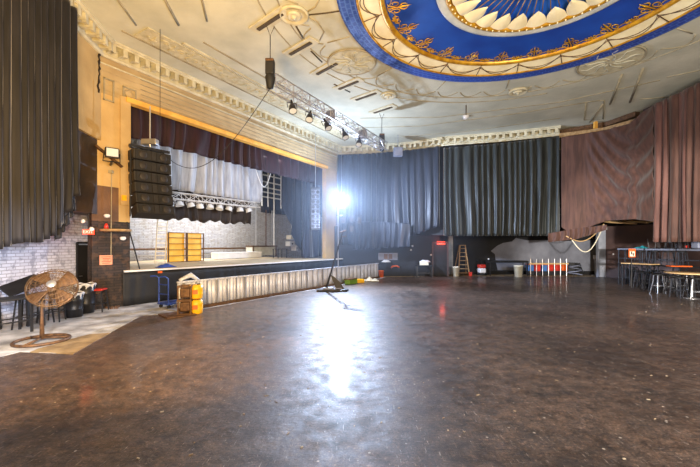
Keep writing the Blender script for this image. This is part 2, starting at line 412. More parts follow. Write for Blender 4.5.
# dome: one thing, rings as parts
dome = thing('ceiling_dome', 'round recessed ceiling dome painted blue, cream and gold with scrollwork', 'ceiling dome', (CX, CY, 8.3))
ZD = 0.12
def ringmesh(prof, n=160):
    mb = MB(); uv = []
    per = 2*PI*prof[0][0]
    for i in range(n+1):
        a = 2*PI*i/n; vv = 0
        for k, (r, z) in enumerate(prof):
            if k: vv += math.dist(prof[k-1], prof[k])
            mb.v.append((r*math.cos(a), r*math.sin(a), z)); uv.append((per*i/n, vv))
    K = len(prof)
    for i in range(n):
        for k in range(K-1):
            mb.f.append((i*K+k, i*K+k+1, (i+1)*K+k+1, (i+1)*K+k))
    return mb, uv
mb, uv = ringmesh([(5.03, 0.0), (5.02, -0.06), (4.97, -0.07), (4.60, -0.05), (4.56, -0.08), (4.52, -0.05)]); mb.build('key_pattern_band', M['meander'], dome, True, uvf=lambda i: uv[i])
mb, uv = ringmesh([(4.55, -0.06), (4.40, -0.03), (4.1, 0.02), (3.92, 0.06)]); mb.build('cream_cove', M['dcream'], dome, True)
mb, uv = ringmesh([(4.52, -0.05), (4.53, -0.085), (4.49, -0.085), (4.47, -0.02)]); mb.build('thin_gilt_line', M['gold'], dome, True)
mb, uv = ringmesh([(3.97, 0.07), (3.96, 0.03), (3.93, 0.01), (3.86, 0.02), (3.83, 0.06), (3.82, ZD)]); mb.build('outer_gilt_ring', M['gold'], dome, True)
mb, uv = ringmesh([(3.86, ZD-0.02), (2.25, ZD-0.02)]); mb.build('blue_band', M['dblue'], dome, True)
mb, uv = ringmesh([(2.58, ZD-0.02), (2.57, ZD-0.06), (2.50, ZD-0.07), (2.34, ZD-0.03)]); mb.build('grey_white_ring', M['dgrey'], dome, True).location = (-0.03, -0.27, 0)
mb, uv = ringmesh([(2.36, ZD-0.02), (2.35, ZD-0.06), (2.30, ZD-0.07), (2.22, ZD-0.06), (2.20, ZD+0.05)]); mb.build('inner_gilt_ring', M['gold'], dome, True).location = (-0.03, -0.27, 0)
mb, uv = ringmesh([(2.22, ZD+0.0), (1.9, ZD+0.14), (1.2, ZD+0.25), (0.02, ZD+0.3)]); mb.build('blue_centre', M['dblue2'], dome, True).location = (-0.03, -0.27, 0)
# beads on inner ring
bd0 = None
for i in range(72):
    a = 2*PI*i/72
    if bd0 is None: bd0 = MB().lathe([(0.0, -0.028), (0.018, -0.018), (0.025, 0.0), (0.018, 0.018), (0, 0.028)], 8).build('bead', M['dcream'], dome, True); b_ = bd0
    else: b_ = bd0.copy(); COL.objects.link(b_)
    b_.location = (2.27*math.cos(a)-0.03, 2.27*math.sin(a)-0.27, ZD-0.075)
# scallop leaves round the centre
mb = MB(); NS = 26
for i in range(NS):
    a0 = 2*PI*i/NS; wd = 2*PI/NS*0.5
    def leaf(u, v, a0=a0):
        r = 2.19-0.60*u; hw = wd*(1-u**3*0.75) if u < 1 else 0
        a = a0+(v*2-1)*hw*(math.sqrt(max(0, 1-(max(0, u-0.45)/0.56)**2)))
        return (r*math.cos(a), r*math.sin(a), ZD-0.02+0.03*u-0.07*math.sin(PI*v)*(1-0.5*u))
    mb.grid(leaf, 8, 6)
mb.build('scallop_leaves', M['dcream'], dome, True).location = (-0.03, -0.27, 0)
mb = MB()
for i in range(NS*2):
    a = 2*PI*(i+0.5)/(NS*2)
    mb.tube([(r*math.cos(a), r*math.sin(a), ZD-0.03+(2.3-r)*0.16) for r in ((1.75 if i % 2 else 2.16), 1.2, 0.3)], 0.013, 5)
mb.build('gilt_rays', M['gold'], dome, True).location = (-0.03, -0.27, 0)
# gold scrollwork on the blue band
def spiral(cx, cy, r0, turns, sgn, a0, n=16):
    return [(cx+r0*(1-0.8*t/n)*math.cos(a0+sgn*turns*2*PI*t/n), cy+r0*(1-0.8*t/n)*math.sin(a0+sgn*turns*2*PI*t/n)) for t in range(n+1)]
mb = MB(); NM = 22
def polar(a, r, s_): # local (s along arc, r outwards)
    r = 3.82-(3.82-r)*1.45; return (r*math.cos(a+s_/3.6), r*math.sin(a+s_/3.6), ZD-0.04)
for i in range(NM):
    a = 2*PI*i/NM
    for sg in (-1, 1):
        sp = spiral(sg*0.16, 3.66, 0.12, 1.1, sg, PI/2)
        mb.tube([polar(a, y, x) for x, y in sp], 0.014, 5)
        sp = spiral(sg*0.42, 3.72, 0.07, 1.0, -sg, -PI/2)
        mb.tube([polar(a, y, x) for x, y in sp], 0.012, 5)
        mb.tube([polar(a, 3.80-0.10*math.sin(k/6*PI), sg*(0.05+0.5*k/6)) for k in range(7)], 0.012, 5)
        mb.tube([polar(a, 3.58-0.16*k/4, sg*(0.03+0.10*math.sin(k/4*PI*0.9))) for k in range(5)], [0.018, 0.018, 0.016, 0.012, 0.004], 5)
    mb.tube([polar(a, 3.80-0.44*k/5, 0) for k in range(6)], [0.018, 0.02, 0.018, 0.028, 0.018, 0.004], 5)
    a2 = a+PI/NM
    for th in range(6):
        mb.tube([polar(a2, 3.72, 0), polar(a2, 3.72+0.075*math.sin(th*PI/3), 0.075*math.cos(th*PI/3))], [0.02, 0.012], 5)
mb.build('gilt_scrollwork', M['gold'], dome, True)
# swags and struts on the cream cove
mb = MB(); NW = 20
def cove(a, u): # u 0 outer..1 inner
    return ((4.5-0.55*u)*math.cos(a), (4.5-0.55*u)*math.sin(a), -0.065+0.115*u)
for i in range(NW):
    a = 2*PI*i/NW; st = 2*PI/NW
    mb.tube([cove(a, u/6) for u in range(7)], 0.014, 5)
    mb.tube([cove(a+st*k/12, 0.72-0.45*math.sin(PI*k/12)) for k in range(13)], 0.011, 5)
    mb.tube([cove(a+st*k/12, 0.85-0.75*math.sin(PI*k/12)) for k in range(13)], 0.011, 5)
    mb.lathe([(0.0, -0.03), (0.035, -0.01), (0.035, 0.02)], 8, cove(a, 0.7))
mb.build('cove_swags', M['rust'], dome, True)

# ceiling mouldings (structure trim)
def px_line(pp, r=0.018, z=8.3, name='trim_ceiling_line', m='line', flat=0.5):
    mb = MB(); mb.tube([ce(x, y, z) for x, y in pp], r, 6); return struct(mb.build(name, M[m], None, True))
def offs(p, d, z=8.3): return (p.x+NB.x*d, p.y+NB.y*d, z)
# long panel lines parallel to the stage cornice, and the ornate band between two of them
def sline(t0, t1, d, r=0.025, m='line', z=8.3, nm='trim_ceiling_line'):
    a = A+D*t0+NB*d; b = A+D*t1+NB*d
    return struct(MB().bar((a.x, a.y, z), (b.x, b.y, z), r*2, r*2).build(nm, M[m]))
sline(0.0, 12.6, -1.22, 0.028)
sline(1.3, 8.6, -2.2, 0.045, 'mould'); sline(1.3, 8.6, -2.13, 0.022, 'mould_dark')  # thin dark bar paints the shadow beside the moulding
sline(1.6, 11.5, -2.78, 0.028)
mb = MB()
a = A+D*0.3+NB*-1.30; b = A+D*12.2+NB*-1.30; c = A+D*12.2+NB*-2.05; d_ = A+D*0.3+NB*-2.05
mb.prism([a, b, c, d_], 8.27, 8.31); struct(mb.build('trim_ceiling_relief_band', M['ceil_orn']))
px_line([(178.5, 25), (165, 0), (150, -25)], 0.04); px_line([(207, 21), (202, 0), (190, -30)], 0.03)
px_line([(136, 25), (118, 0), (95, -30)], 0.03)
# leaf relief knobs in the band
mb = MB()
for i in range(60):
    t = 0.6+i*0.195; dd = -1.67+0.16*math.sin(i*1.9)
    p = A+D*t+NB*dd
    mb.tube([(p.x+0.14*math.cos(i*2.1+k*0.9)*(1-k*0.1), p.y+0.14*math.sin(i*2.1+k*0.9)*(1-k*0.1), 8.265) for k in range(6)], 0.022, 5)
struct(mb.build('trim_ceiling_leaf_relief', M['ceil_orn'], None, True))
# concentric curves and scallops round the dome (ceiling relief)
mb = MB()
def circ(r, a0, a1, z=8.295, n=60, rr=0.022):
    mb.tube([(CX+r*math.cos(a0+(a1-a0)*k/n), CY+r*math.sin(a0+(a1-a0)*k/n), z) for k in range(n+1)], rr, 6)
circ(6.55, math.radians(20), math.radians(215)); circ(7.05, math.radians(60), math.radians(215)); 
for i in range(22):
    a = math.radians(20+i*9.0)
    mb.tube([(CX+(6.05+0.42*math.sin(PI*k/8))*math.cos(a+math.radians(8)*k/8), CY+(6.05+0.42*math.sin(PI*k/8))*math.sin(a+math.radians(8)*k/8), 8.295) for k in range(9)], 0.02, 5)
    if i % 3 == 0: mb.tube([(CX+r*math.cos(a), CY+r*math.sin(a), 8.295) for r in (5.15, 5.9)], 0.02, 5)
struct(mb.build('trim_ceiling_curves', M['line'], None, True))
# rosettes
def rosette(px, py, R, name, label):
    p = ce(px, py)
    t = thing('ceiling_rosette', label, 'ceiling rosette', (p.x, p.y, 8.3))
    MB().lathe([(R, 0.0), (R, -0.06), (R*0.9, -0.085), (R*0.8, -0.03), (R*0.45, -0.03)], 32).build('rim', M['mould'], t, True)
    MB().lathe([(R*0.5, -0.03), (R*0.46, -0.09), (R*0.32, -0.10), (R*0.2, -0.05), (R*0.16, -0.13), (0.0, -0.15)], 24).build('boss', M['mould'], t, True)
    return t
rosette(294, 14, 0.40, 'r', 'largest plaster rosette on ceiling beside the first dark slot')
rosette(388, 95, 0.34, 'r', 'plaster rosette on ceiling beyond the left end of dome')
rosette(518, 91, 0.36, 'r', 'plaster rosette on ceiling above the middle of black back curtain')
def medallion(px, py, R, label):
    p = ce(px, py); t = thing('ceiling_medallion', label, 'ceiling medallion', (p.x, p.y, 8.3))
    MB().lathe([(R, 0.0), (R, -0.05), (R*0.97, -0.06), (R*0.94, -0.03)], 40).build('rim', M['line'], t, True)
    MB().lathe([(R*0.93, -0.04), (0.0, -0.05)], 40).build('relief_field', M['ceil_orn'], t)
    mb = MB()
    for i in range(10):
        a = 2*PI*i/10
        mb.tube([(R*k/6*0.85*math.cos(a+0.25*math.sin(k)), R*k/6*0.85*math.sin(a+0.25*math.sin(k)), -0.06) for k in range(1, 7)], [0.015, 0.02, 0.015, 0.02, 0.015, 0.01], 5)
    mb.build('relief_leaves', M['ceil'], t, True)
medallion(610, 61, 0.98, 'round plaster medallion on ceiling right of dome above brown drape')
medallion(352, 62, 0.85, 'round plaster medallion on ceiling left of dome with leaf relief')
# slotted plaques
sl = [((258, 28), (282, 12)), ((290, 53), (311, 41)), ((317, 73), (337, 62)), ((339, 88), (358, 80)), ((356, 99), (376, 92)), ((374, 112), (392, 106))]
names = ['ceiling slot above the near end of truss, longest of its row', 'ceiling slot second from the near end of its row', 'ceiling slot third along the row beside left plaster medallion', 'ceiling slot between left plaster medallion and far rosette', 'ceiling slot next to the last in row nearing the far curtain', 'ceiling slot at the far end of row over truss far hoist']
for (a, b), lb in zip(sl, names):
    p = ce(*a); q = ce(*b); c = (p+q)/2; d = q-p; L_ = d.length; rz = math.atan2(d.y, d.x)
    t = thing('ceiling_slot', lb, 'ceiling vent', (c.x, c.y, 8.3), rz, 'row of dark slots in ceiling plaques')
    bevel(MB().box((0, 0, -0.02), (L_*1.35, 0.42, 0.04)).build('plaque', M['mould'], t), 0.02)
    MB().box((0, 0, -0.05), (L_, 0.11, 0.04)).build('slot', M['mould_dark'], t)  # dark bar paints the shade inside the relief groove
px_line([(334, 84), (350, 92)], 0.03, m='mould_dark'); px_line([(311, 51), (322, 62)], 0.03, m='mould_dark'); px_line([(296, 26), (303, 38)], 0.03, m='mould_dark')  # dark lines paint the shadows of the small relief ridges
px_line([(305, 15), (325, 13), (345, 10)], 0.025, m='mould_dark')
px_line([(305, 14), (318, 22), (324, 32), (320, 40)], 0.025); px_line([(305, 13), (315, 7), (319, 0)], 0.025)
# right ceiling straight ribs
for pp in (((622, 74), (610, 104)), ((643, 68), (630, 102)), ((603, 104), (590, 122))):
    px_line(pp, 0.045)
px_line([(667, 77), (700, 70)], 0.03); px_line([(640, 99), (668, 97)], 0.03)
px_line([(586, 102), (604, 100), (603, 119), (584, 120), (586, 102)], 0.03)
# lines parallel to the far cornice
px_line([(345, 128), (420, 126), (520, 113), (600, 100)], 0.03); px_line([(360, 118), (440, 117), (560, 102), (660, 80)], 0.028)
px_line([(400, 137), (470, 131), (560, 118)], 0.025)
tag(MB().lathe([(0.0, -0.16), (0.12, -0.13), (0.16, -0.02), (0.16, 0.0)], 16, (0, 0, 0)).build('ceiling_dome_light', M['white'], None, True), 'small white dome light on ceiling left of middle rosette', 'ceiling light').location = ce(466, 116)
tag(MB().tube([ce(466, 116) + Vector((0, 0, 0)), ce(466, 105)], 0.02, 6).build('conduit', M['rust']), 'thin brown conduit feeding the small ceiling dome light', 'conduit')

# ------------------------------------------------------------------ stage wall
L0 = -0.25            # left end beyond the corner
PX0 = stg(130, 0); T0 = (PX0.xy-A).dot(D)          # opening left jamb
PX1 = stg(326, 0); T1 = (PX1.xy-A).dot(D)          # opening right jamb
TH = 0.28
def P(t, d=0.0): p = A+D*t+NB*d; return Vector((p.x, p.y))
ZT = 6.75
o = MB().wallseg(P(L0), P(T0), 0, 2.75, TH).build('wall_stage_pier_base', M['dbrick']); struct(o)
o = MB().wallseg(P(L0), P(T0-0.35), 2.75, 3.85, TH).build('wall_stage_pier_band', M['brownpaint']); struct(o)
o = MB().wallseg(P(T0-0.35), P(T0), 2.75, 3.85, TH).wallseg(P(L0), P(T0), 3.85, ZT, TH).build('wall_stage_left', M['plaster']); struct(o)
o = MB().wallseg(P(L0), P(LAB), ZT, 8.3, TH).build('wall_stage_frieze', M['frieze']); struct(o)
o = MB().wallseg(P(T1), P(LAB), 0, ZT, TH).build('wall_stage_right', M['plaster']); struct(o)
# raised jamb trim, lintel lip, panels
struct(MB().wallseg(P(T0-0.32, -0.05), P(T0, -0.05), 3.3, ZT+0.1, 0.05).build('trim_jamb', M['plaster']))
struct(bevel(MB().wallseg(P(T0-0.15, -0.10), P(T1+0.1, -0.10), ZT-0.05, ZT+0.12, 0.30).build('trim_lintel', M['beam']), 0.02))
def panel(t0, t1, z0, z1, w_=0.04, pr=0.035):
    mb = MB()
    for (a, b, c, e) in ((t0, t1, z0, z0+w_), (t0, t1, z1-w_, z1), (t0, t0+w_, z0, z1), (t1-w_, t1, z0, z1)):
        mb.wallseg(P(a, -pr), P(b, -pr), c, e, pr)
    return struct(mb.build('trim_wall_panel', M['line']))
for (a, b, c, e) in ((0.05, 0.36, 6.55, 7.25), (0.62, 1.05, 6.8, 7.2)):
    panel(a, b, c, e)
struct(MB().lathe([(0.15, -0.03), (0.15, 0.0), (0.11, 0.0), (0.10, -0.03)], 20, (P(0.83).x, P(0.83).y, 7.0), Matrix.Rotation(ANG, 3, 'Z') @ Matrix.Rotation(PI/2, 3, 'X')).build('trim_wall_roundel', M['mould']))
for z in (6.95, 7.12, 7.29, 7.46, 7.62, 7.76):
    struct(MB().wallseg(P(1.2, -0.018), P(LAB, -0.018), z, z+0.022, 0.018).build('trim_frieze_groove', M['line']))
for z in (7.65, 7.9):
    struct(MB().wallseg(P(L0, -0.05), P(LAB, -0.05), z, z+0.04, 0.05).build('trim_frieze_course', M['mould']))
# crack at the corner
# cornice with modillions along stage wall
def cornice(p0, p1, inward, name, step=0.34, z=8.3, proj=0.42):
    p0 = Vector(p0); p1 = Vector(p1); d = (p1-p0); L_ = d.length; d.normalize(); n = Vector(inward)
    mb = MB(); prof = [(0.0, -0.42), (0.06, -0.42), (0.10, -0.36), (0.05, -0.34), (0.05, -0.09), (proj-0.02, -0.09), (proj, -0.12), (proj, -0.07), (proj+0.06, -0.05), (proj+0.06, 0.0), (0, 0)]
    i = len(mb.v); K = len(prof)
    for pt in (p0, p1):
        for a, h in prof: mb.v.append((pt.x+n.x*a, pt.y+n.y*a, z+h))
    for k in range(K): mb.f.append((k, (k+1) % K, K+(k+1) % K, K+k))
    mb.f.append(tuple(range(K))); mb.f.append(tuple(range(K, 2*K))[::-1])
    c = struct(mb.build(name, M['mould']))
    m2 = MB(); cnt = int(L_/step)
    rz = math.atan2(d.y, d.x)
    for k in range(cnt):
        q = p0+d*(k+0.5)*L_/cnt+n*(proj*0.52)
        m2.box((q.x, q.y, z-0.18), (0.14, proj*0.86, 0.19), rz)
        q2 = p0+d*(k+0.5)*L_/cnt+n*(proj*0.86)
        m2.box((q2.x, q2.y, z-0.29), (0.14, proj*0.2, 0.08), rz)
    b_ = m2.build('modillions', M['mould'], c)
    return c
cornice(P(0.0), P(LAB), -NB, 'trim_cornice_stage')

# left upper wall and its cornice
LW0 = P(0.0); LW1 = Vector((-6.0, 1.0))
dL = (LW1-LW0).normalized(); nL = Vector((-dL.y, dL.x))
if nL.x < 0: nL = -nL
struct(MB().wallseg(LW1, LW0, 5.25, 8.3, 0.5).build('wall_left_upper', M['plaster']))
cornice(LW0, LW1, nL, 'trim_cornice_left')
mb = MB(); q = []
for k in range(16):
    pp = LW0+dL*(0.16+0.05*rnd.uniform(-1, 1)+(0.04 if k > 9 else 0))+nL*0.005; q.append((pp.x, pp.y, 7.95-k*0.085))
mb.tube(q, [0.02+0.03*rnd.random() for _ in q], 5); struct(mb.build('wall_crack', M['crack']))
# soffit and dark recess panel under it, lower brick wall, door
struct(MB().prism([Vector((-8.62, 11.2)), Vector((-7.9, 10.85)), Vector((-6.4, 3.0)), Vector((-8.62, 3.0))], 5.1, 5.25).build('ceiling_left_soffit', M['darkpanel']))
struct(MB().prism([Vector((-8.5, 11.25)), Vector((-7.80, 10.80)), Vector((-7.62, 9.6)), Vector((-8.4, 9.6))], 2.95, 5.3).build('wall_left_recess', M['darkpanel']))  # dark brown block fills the void under the upper wall
o = MB().wallseg(Vector((-8.6, 0.5)), Vector((-8.6, 11.02)), 0, 5.1, 0.3).wallseg(Vector((-8.6, 11.02)), Vector((-8.6, 12.4)), 2.03, 5.1, 0.3).wallseg(Vector((-8.6, 11.98)), Vector((-8.6, 12.4)), 0, 2.03, 0.3)
struct(o.build('wall_left', M['wbrick']))
struct(MB().wallseg(Vector((-8.9, 12.4)), Vector((-8.25, 12.4)), 0, 5.1, 0.2).build('wall_left_end', M['blackwall']))
d1 = MB().box((-8.75, 11.5, 1.0), (0.08, 0.93, 2.0)).build('door_1', M['blackwall']); struct(d1)
MB().tube([(-8.70, 11.2, 1.0), (-8.64, 11.2, 1.0), (-8.64, 11.3, 1.0)], 0.014, 6).build('door_handle', M['chrome'], d1)
mb = MB()
mb.box((-8.58, 11.0, 1.04), (0.06, 0.06, 2.08)).box((-8.58, 12.0, 1.04), (0.06, 0.06, 2.08)).box((-8.58, 11.5, 2.07), (0.06, 1.0, 0.06)); mb.build('door_frame', M['black'], d1)
struct(MB().prism([Vector((-7.99, 10.75)), Vector((-7.93, 10.7)), Vector((-8.2, 11.2)), Vector((-8.3, 11.2))], 0, 3.0).build('wall_pier_return', M['dbrick']))

# ------------------------------------------------------------------ far and right walls (upper front + recess below)
Q = [(-0.85, 22.6), (1.6, 22.3), (3.9, 21.6), (5.55, 20.6), (8.5, 19.8), (11.2, 18.7), (12.7, 17.6), (13.1, 16.2), (13.15, 14.7), (13.0, 12.5), (12.6, 8.0), (12.0, 0.0)]
Q = [Vector(q) for q in Q]
def offpoly(pts, d):
    out = []
    for i, p in enumerate(pts):
        a = pts[max(i-1, 0)]; b = pts[min(i+1, len(pts)-1)]; t = (b-a).normalized(); out.append(p+Vector((-t.y, t.x))*d)
    return out
QB = offpoly(Q, 0.55)
def wallpoly(pts, z0, z1, t, name, m):
    mb = MB(); q2 = offpoly(pts, t)
    for i in range(len(pts)-1): mb.prism([pts[i], pts[i+1], q2[i+1], q2[i]], z0, z1)
    return struct(mb.build(name, m))
wallpoly(QB[:6], 2.6, 8.3, 0.3, 'wall_far_upper', M['blackwall'])
wallpoly(QB[7:], 4.0, 8.3, 0.3, 'wall_right_upper', M['brownwall'])
wallpoly(QB[5:8], 4.0, 7.2, 0.3, 'wall_far_corner', M['brownwall'])
QC = offpoly(Q, 0.2)
for i in range(0, 5): cornice(QC[i], QC[i+1], (QC[i]-QC[i+1]).normalized().orthogonal()*1.0 if False else Vector(((QC[i+1]-QC[i]).y, -(QC[i+1]-QC[i]).x)).normalized(), 'trim_cornice_far', 0.34)
# open balcony gap at the corner: timber ledge, yellow post, rear plaster wall
struct(MB().wallseg(Vector((10.5, 21.5)), Vector((17, 17.0)), 6.0, 9.4, 0.2).build('wall_balcony_back', M['plaster']))
a, b = QC[5], QC[7]
lg = MB(); lg.bar((a.x, a.y, 7.86), (QC[6].x, QC[6].y, 7.8), 0.3, 0.22); lg.bar((QC[6].x, QC[6].y, 7.8), (QC[7].x, QC[7].y, 7.72), 0.3, 0.22)
struct(lg.build('trim_timber_ledge', M['ladderwood']))
lg = MB(); lg.bar((a.x+0.2, a.y+0.3, 8.12), (QC[6].x+.2, QC[6].y+.3, 8.14), 0.3, 0.3); lg.bar((QC[6].x+.2, QC[6].y+.3, 8.14), (QC[7].x+.2, QC[7].y+.2, 8.15), 0.3, 0.22)
struct(lg.build('trim_broken_cornice', M['rust']))
p = at(595.5, 17.9, 130); struct(MB().box((p.x, p.y, 7.95), (0.14, 0.14, 0.75)).build('trim_yellow_post', M['beam']))
# recess behind/below
struct(MB().box((2.5, 22.5, 1.6), (7.0, 0.3, 3.2)).build('wall_far_left_lower', M['blackwall']))
struct(MB().box((13.5, 24.0, 2.0), (15.2, 0.3, 4.0)).build('wall_far', M['blackwall']))
struct(MB().box((21.2, 12.0, 2.0), (0.3, 26, 4.0)).build('wall_right', M['brownwall']))
struct(MB().prism([Vector((5.9, 21.0)), Vector((8.5, 20.3)), Vector((11.4, 19.1)), Vector((13.5, 16.4)), Vector((13.6, 14.5)), Vector((13.1, 0)), Vector((21.4, 0)), Vector((21.4, 24.2)), Vector((5.9, 24.2))], 4.0, 4.2).build('ceiling_under_balcony', M['blackwall']))
# pale column edge and its dark jamb
p = fl(449.7, 274.5)
struct(MB().box((p.x, p.y, 1.4), (0.30, 0.5, 2.75)).build('wall_pale_post', M['postwall']))
struct(MB().wallseg(Vector((5.95, 22.35)), Vector((5.95, 24)), 0, 3.2, 0.2).build('wall_far_return', M['blackwall']))
# grey painted patch with irregular outline on far wall
Yp = 23.82
gp = [(491, 251), (497, 246), (503, 243), (512, 241.5), (516, 238), (528, 240.5), (545, 240), (560, 241), (576, 241), (590, 240), (604, 240), (604, 271), (498, 271), (496, 262), (495, 254)]
mb = MB(); i = 0; V3 = [at(x, Yp, y) for x, y in gp]
mb.v = [tuple(v) for v in V3]+[(v.x, v.y+0.03, v.z) for v in V3]; n = len(V3)
mb.f = [tuple(range(n))[::-1], tuple(range(n, 2*n))]+[(k, (k+1) % n, n+(k+1) % n, n+k) for k in range(n)]
struct(mb.build('wall_far_grey_patch', M['greywall']))
# dark doorway under red exit sign
pd = at(440, 22.3, 262)
d2 = struct(MB().box((pd.x, 22.31, 1.05), (0.86, 0.08, 2.1)).build('door_2', M['black']))
mb = MB().box((pd.x-0.48, 22.29, 1.07), (0.1, 0.12, 2.14)).box((pd.x+0.48, 22.29, 1.07), (0.1, 0.12, 2.14)).box((pd.x, 22.29, 2.15), (1.06, 0.12, 0.1)); mb.build('door_frame', M['brownwall'], d2)
# brown / grey partition block on the right
a = Vector((15.55, 21.9)); b = Vector((16.0, 21.9)); c = Vector((17.6, 18.6)); e = Vector((19.5, 22.5))
struct(MB().prism([a, b, Vector((16.02, 22.2)), Vector((15.6, 22.2))], 0, 3.19).build('wall_partition_end', M['postwall']))
struct(MB().prism([b+Vector((0.001, 0)), c, e, Vector((16.1, 22.5))], 0, 3.16).build('wall_partition', M['brownwall']))

# ------------------------------------------------------------------ haze added to imitate the lens glow round the work light
hz = bpy.data.materials.new('lens glow haze'); hz.use_nodes = True
hz.node_tree.nodes.clear(); vo = hz.node_tree.nodes.new('ShaderNodeOutputMaterial'); vs = hz.node_tree.nodes.new('ShaderNodeVolumeScatter')
vs.inputs['Density'].default_value = 0.008; vs.inputs['Color'].default_value = (0.7, 0.82, 1.0, 1); vs.inputs['Anisotropy'].default_value = 0.5; hz.node_tree.links.new(vs.outputs[0], vo.inputs['Volume'])
hzo = MB().prism([P(5.0, -0.55), Vector((-1.5, 11.0)), Vector((5.0, 12.5)), Vector((5.2, 20.1)), Vector((3.8, 21.0)), Vector((1.6, 21.75)), P(LAB-0.25, -0.55)], 0.95, 7.8).build('haze', hz); tag(hzo, 'thin bluish haze added to imitate lens glow around the glaring work light', 'haze', kind='stuff')

# ------------------------------------------------------------------ drapes
def drape(name, path, ztop, zbot, mtl, label, cat='curtain', folds=5.0, amp=0.09, nu=None, nv=24, seed=1, extra=None, parent=None, group=None):
    """path: xy polyline; ztop/zbot: functions of s in 0..1; folds per metre; a wavy cloth sheet"""
    P_ = [Vector(p) for p in path]
    for _ in range(3 if len(P_) > 2 else 0):
        Q_ = [P_[0]]
        for a_, b_ in zip(P_, P_[1:]): Q_ += [a_.lerp(b_, 0.25), a_.lerp(b_, 0.75)]
        P_ = Q_+[P_[-1]]
    seg = [(P_[i+1]-P_[i]).length for i in range(len(P_)-1)]; L_ = sum(seg)
    r = random.Random(seed); nu = nu or int(L_*folds*9)
    ph = [r.uniform(0, 6.28) for _ in range(5)]; am = [r.uniform(0.5, 1.0) for _ in range(400)]
    def pos(s):
        d = s*L_; i = 0
        while i < len(seg)-1 and d > seg[i]: d -= seg[i]; i += 1
        t = (P_[i+1]-P_[i]).normalized(); return P_[i]+t*d, Vector((-t.y, t.x))
    def fn(u, v):
        p, n = pos(u); s = u*L_; zt = ztop(u); zb = zbot(u); z = zt+(zb-zt)*v
        q = s*folds+0.45*math.sin(s*1.3+ph[0])+0.25*math.sin(s*3.1+ph[1])+0.18*math.sin(v*3+s*0.8+ph[2])*v
        k = am[int(q) % 400]*(1-(q % 1))+am[(int(q)+1) % 400]*(q % 1)
        o = amp*k*math.sin(2*PI*q)*(0.7+0.5*v)+amp*0.35*math.sin(2*PI*q*2.3+ph[3]+v)*v
        if extra: o += extra(u, v, s)
        return (p.x+n.x*o, p.y+n.y*o, z)
    o = MB().grid(fn, nu, nv).build(name, mtl, parent, True)
    solid(o); 
    if label: tag(o, label, cat, group)
    return o
def lerp(a, b, t): return a+(b-a)*t
def pw(pts):
    def f(u):
        for (u0, z0), (u1, z1) in zip(pts, pts[1:]):
            if u <= u1: return lerp(z0, z1, (u-u0)/(u1-u0))
        return pts[-1][1]
    return f
# left black curtain
drape('stage_curtain', [(-5.95, 2.6), (-6.55, 6.2), (-6.97, 8.98)], lambda u: 7.98, pw([(0, 1.75), (0.5, 1.9), (0.62, 1.92), (0.70, 2.05), (0.78, 2.05), (0.86, 2.25), (0.93, 2.75), (0.97, 3.2), (1, 3.35)]), V_black,
      'tall black brown velour curtain on left wall above white brick', folds=4.6, amp=0.085, seed=3, nv=40, extra=lambda u, v, s: 0.06*math.sin(v*22+s*2)*max(0, u-0.7)*3*max(0, v-0.6))
drape('gathered_curtain_end', [(-6.98, 8.3), (-7.1, 8.9), (-7.2, 9.05)], lambda u: 3.4, pw([(0, 2.1), (0.5, 2.5), (1, 3.0)]), V_black,
      'black cloth gathered up at lower corner of left curtain', folds=6, amp=0.09, seed=13)
# navy curtain beside the work light (left part of the far wall)
drape('stage_curtain', [(-0.55, 22.35), (1.6, 22.05), (3.9, 21.35), (5.3, 20.75)], pw([(0, 7.75), (1, 7.85)]), pw([(0, 2.0), (0.3, 2.1), (0.5, 2.3), (0.65, 2.45), (0.8, 2.7), (0.92, 3.0), (1, 3.1)]), V_navy,
      'navy black curtain on far wall right of the glaring work light', folds=2.4, amp=0.11, seed=5, nv=40,
      extra=lambda u, v, s: 0.05*math.sin(v*14+s*1.2)*(v > 0.7)*(v-0.7)*3)
drape('curtain_patch', [(0.2, 21.85), (1.9, 21.58), (3.6, 21.0)], pw([(0, 3.5), (1, 3.3)]), pw([(0, 1.7), (1, 1.9)]), V_navy,
      'sheer dark cloth hung over lower part of navy far curtain', folds=2.4, amp=0.09, seed=6)
# main dark curtain on far wall
drape('stage_curtain', [(5.5, 20.55), (8.5, 19.75), (11.15, 18.65)], pw([(0, 7.68), (1, 7.78)]), pw([(0, 2.55), (0.08, 2.52), (1, 2.50)]), V_grey,
      'long black velour curtain on far wall with many vertical folds', folds=2.8, amp=0.12, seed=8, nv=40)
# brown red draped curtain
def swoop(u, v, s):
    # concentric U-shaped folds hanging from the right top corner
    x = u*1.0; dx = (x-0.72)/0.30; r = math.sqrt(dx*dx*0.8+(v*1.15+0.05)**2) if dx < 0 else math.sqrt((dx*1.1)**2+(v*1.15+0.05)**2)
    wgt = max(0, 1-((x-0.66)/0.42)**2)*max(0, 1-((v-0.4)/0.62)**2)
    lo = max(0, (v-0.6)/0.4)*max(0, 1-((x-0.45)/0.4)**2)
    return 0.11*math.sin((v+2.2*(x-0.78)**2)*34)*wgt+0.05*math.sin((v+1.0*(x-0.2)**2)*30)*lo
drape('draped_curtain', [(11.2, 18.55), (12.65, 17.55), (13.0, 16.2), (12.95, 14.9)], pw([(0, 7.72), (0.30, 7.72), (0.7, 7.65), (0.85, 7.9), (1, 7.95)]), pw([(0, 2.95), (0.12, 2.5), (0.3, 2.95), (0.45, 3.2), (0.75, 3.18), (1, 3.0)]), V_brown,
      'faded brown red velvet drape with swooping folds in right corner', folds=0.8, amp=0.03, nu=150, nv=90, seed=9, extra=swoop)
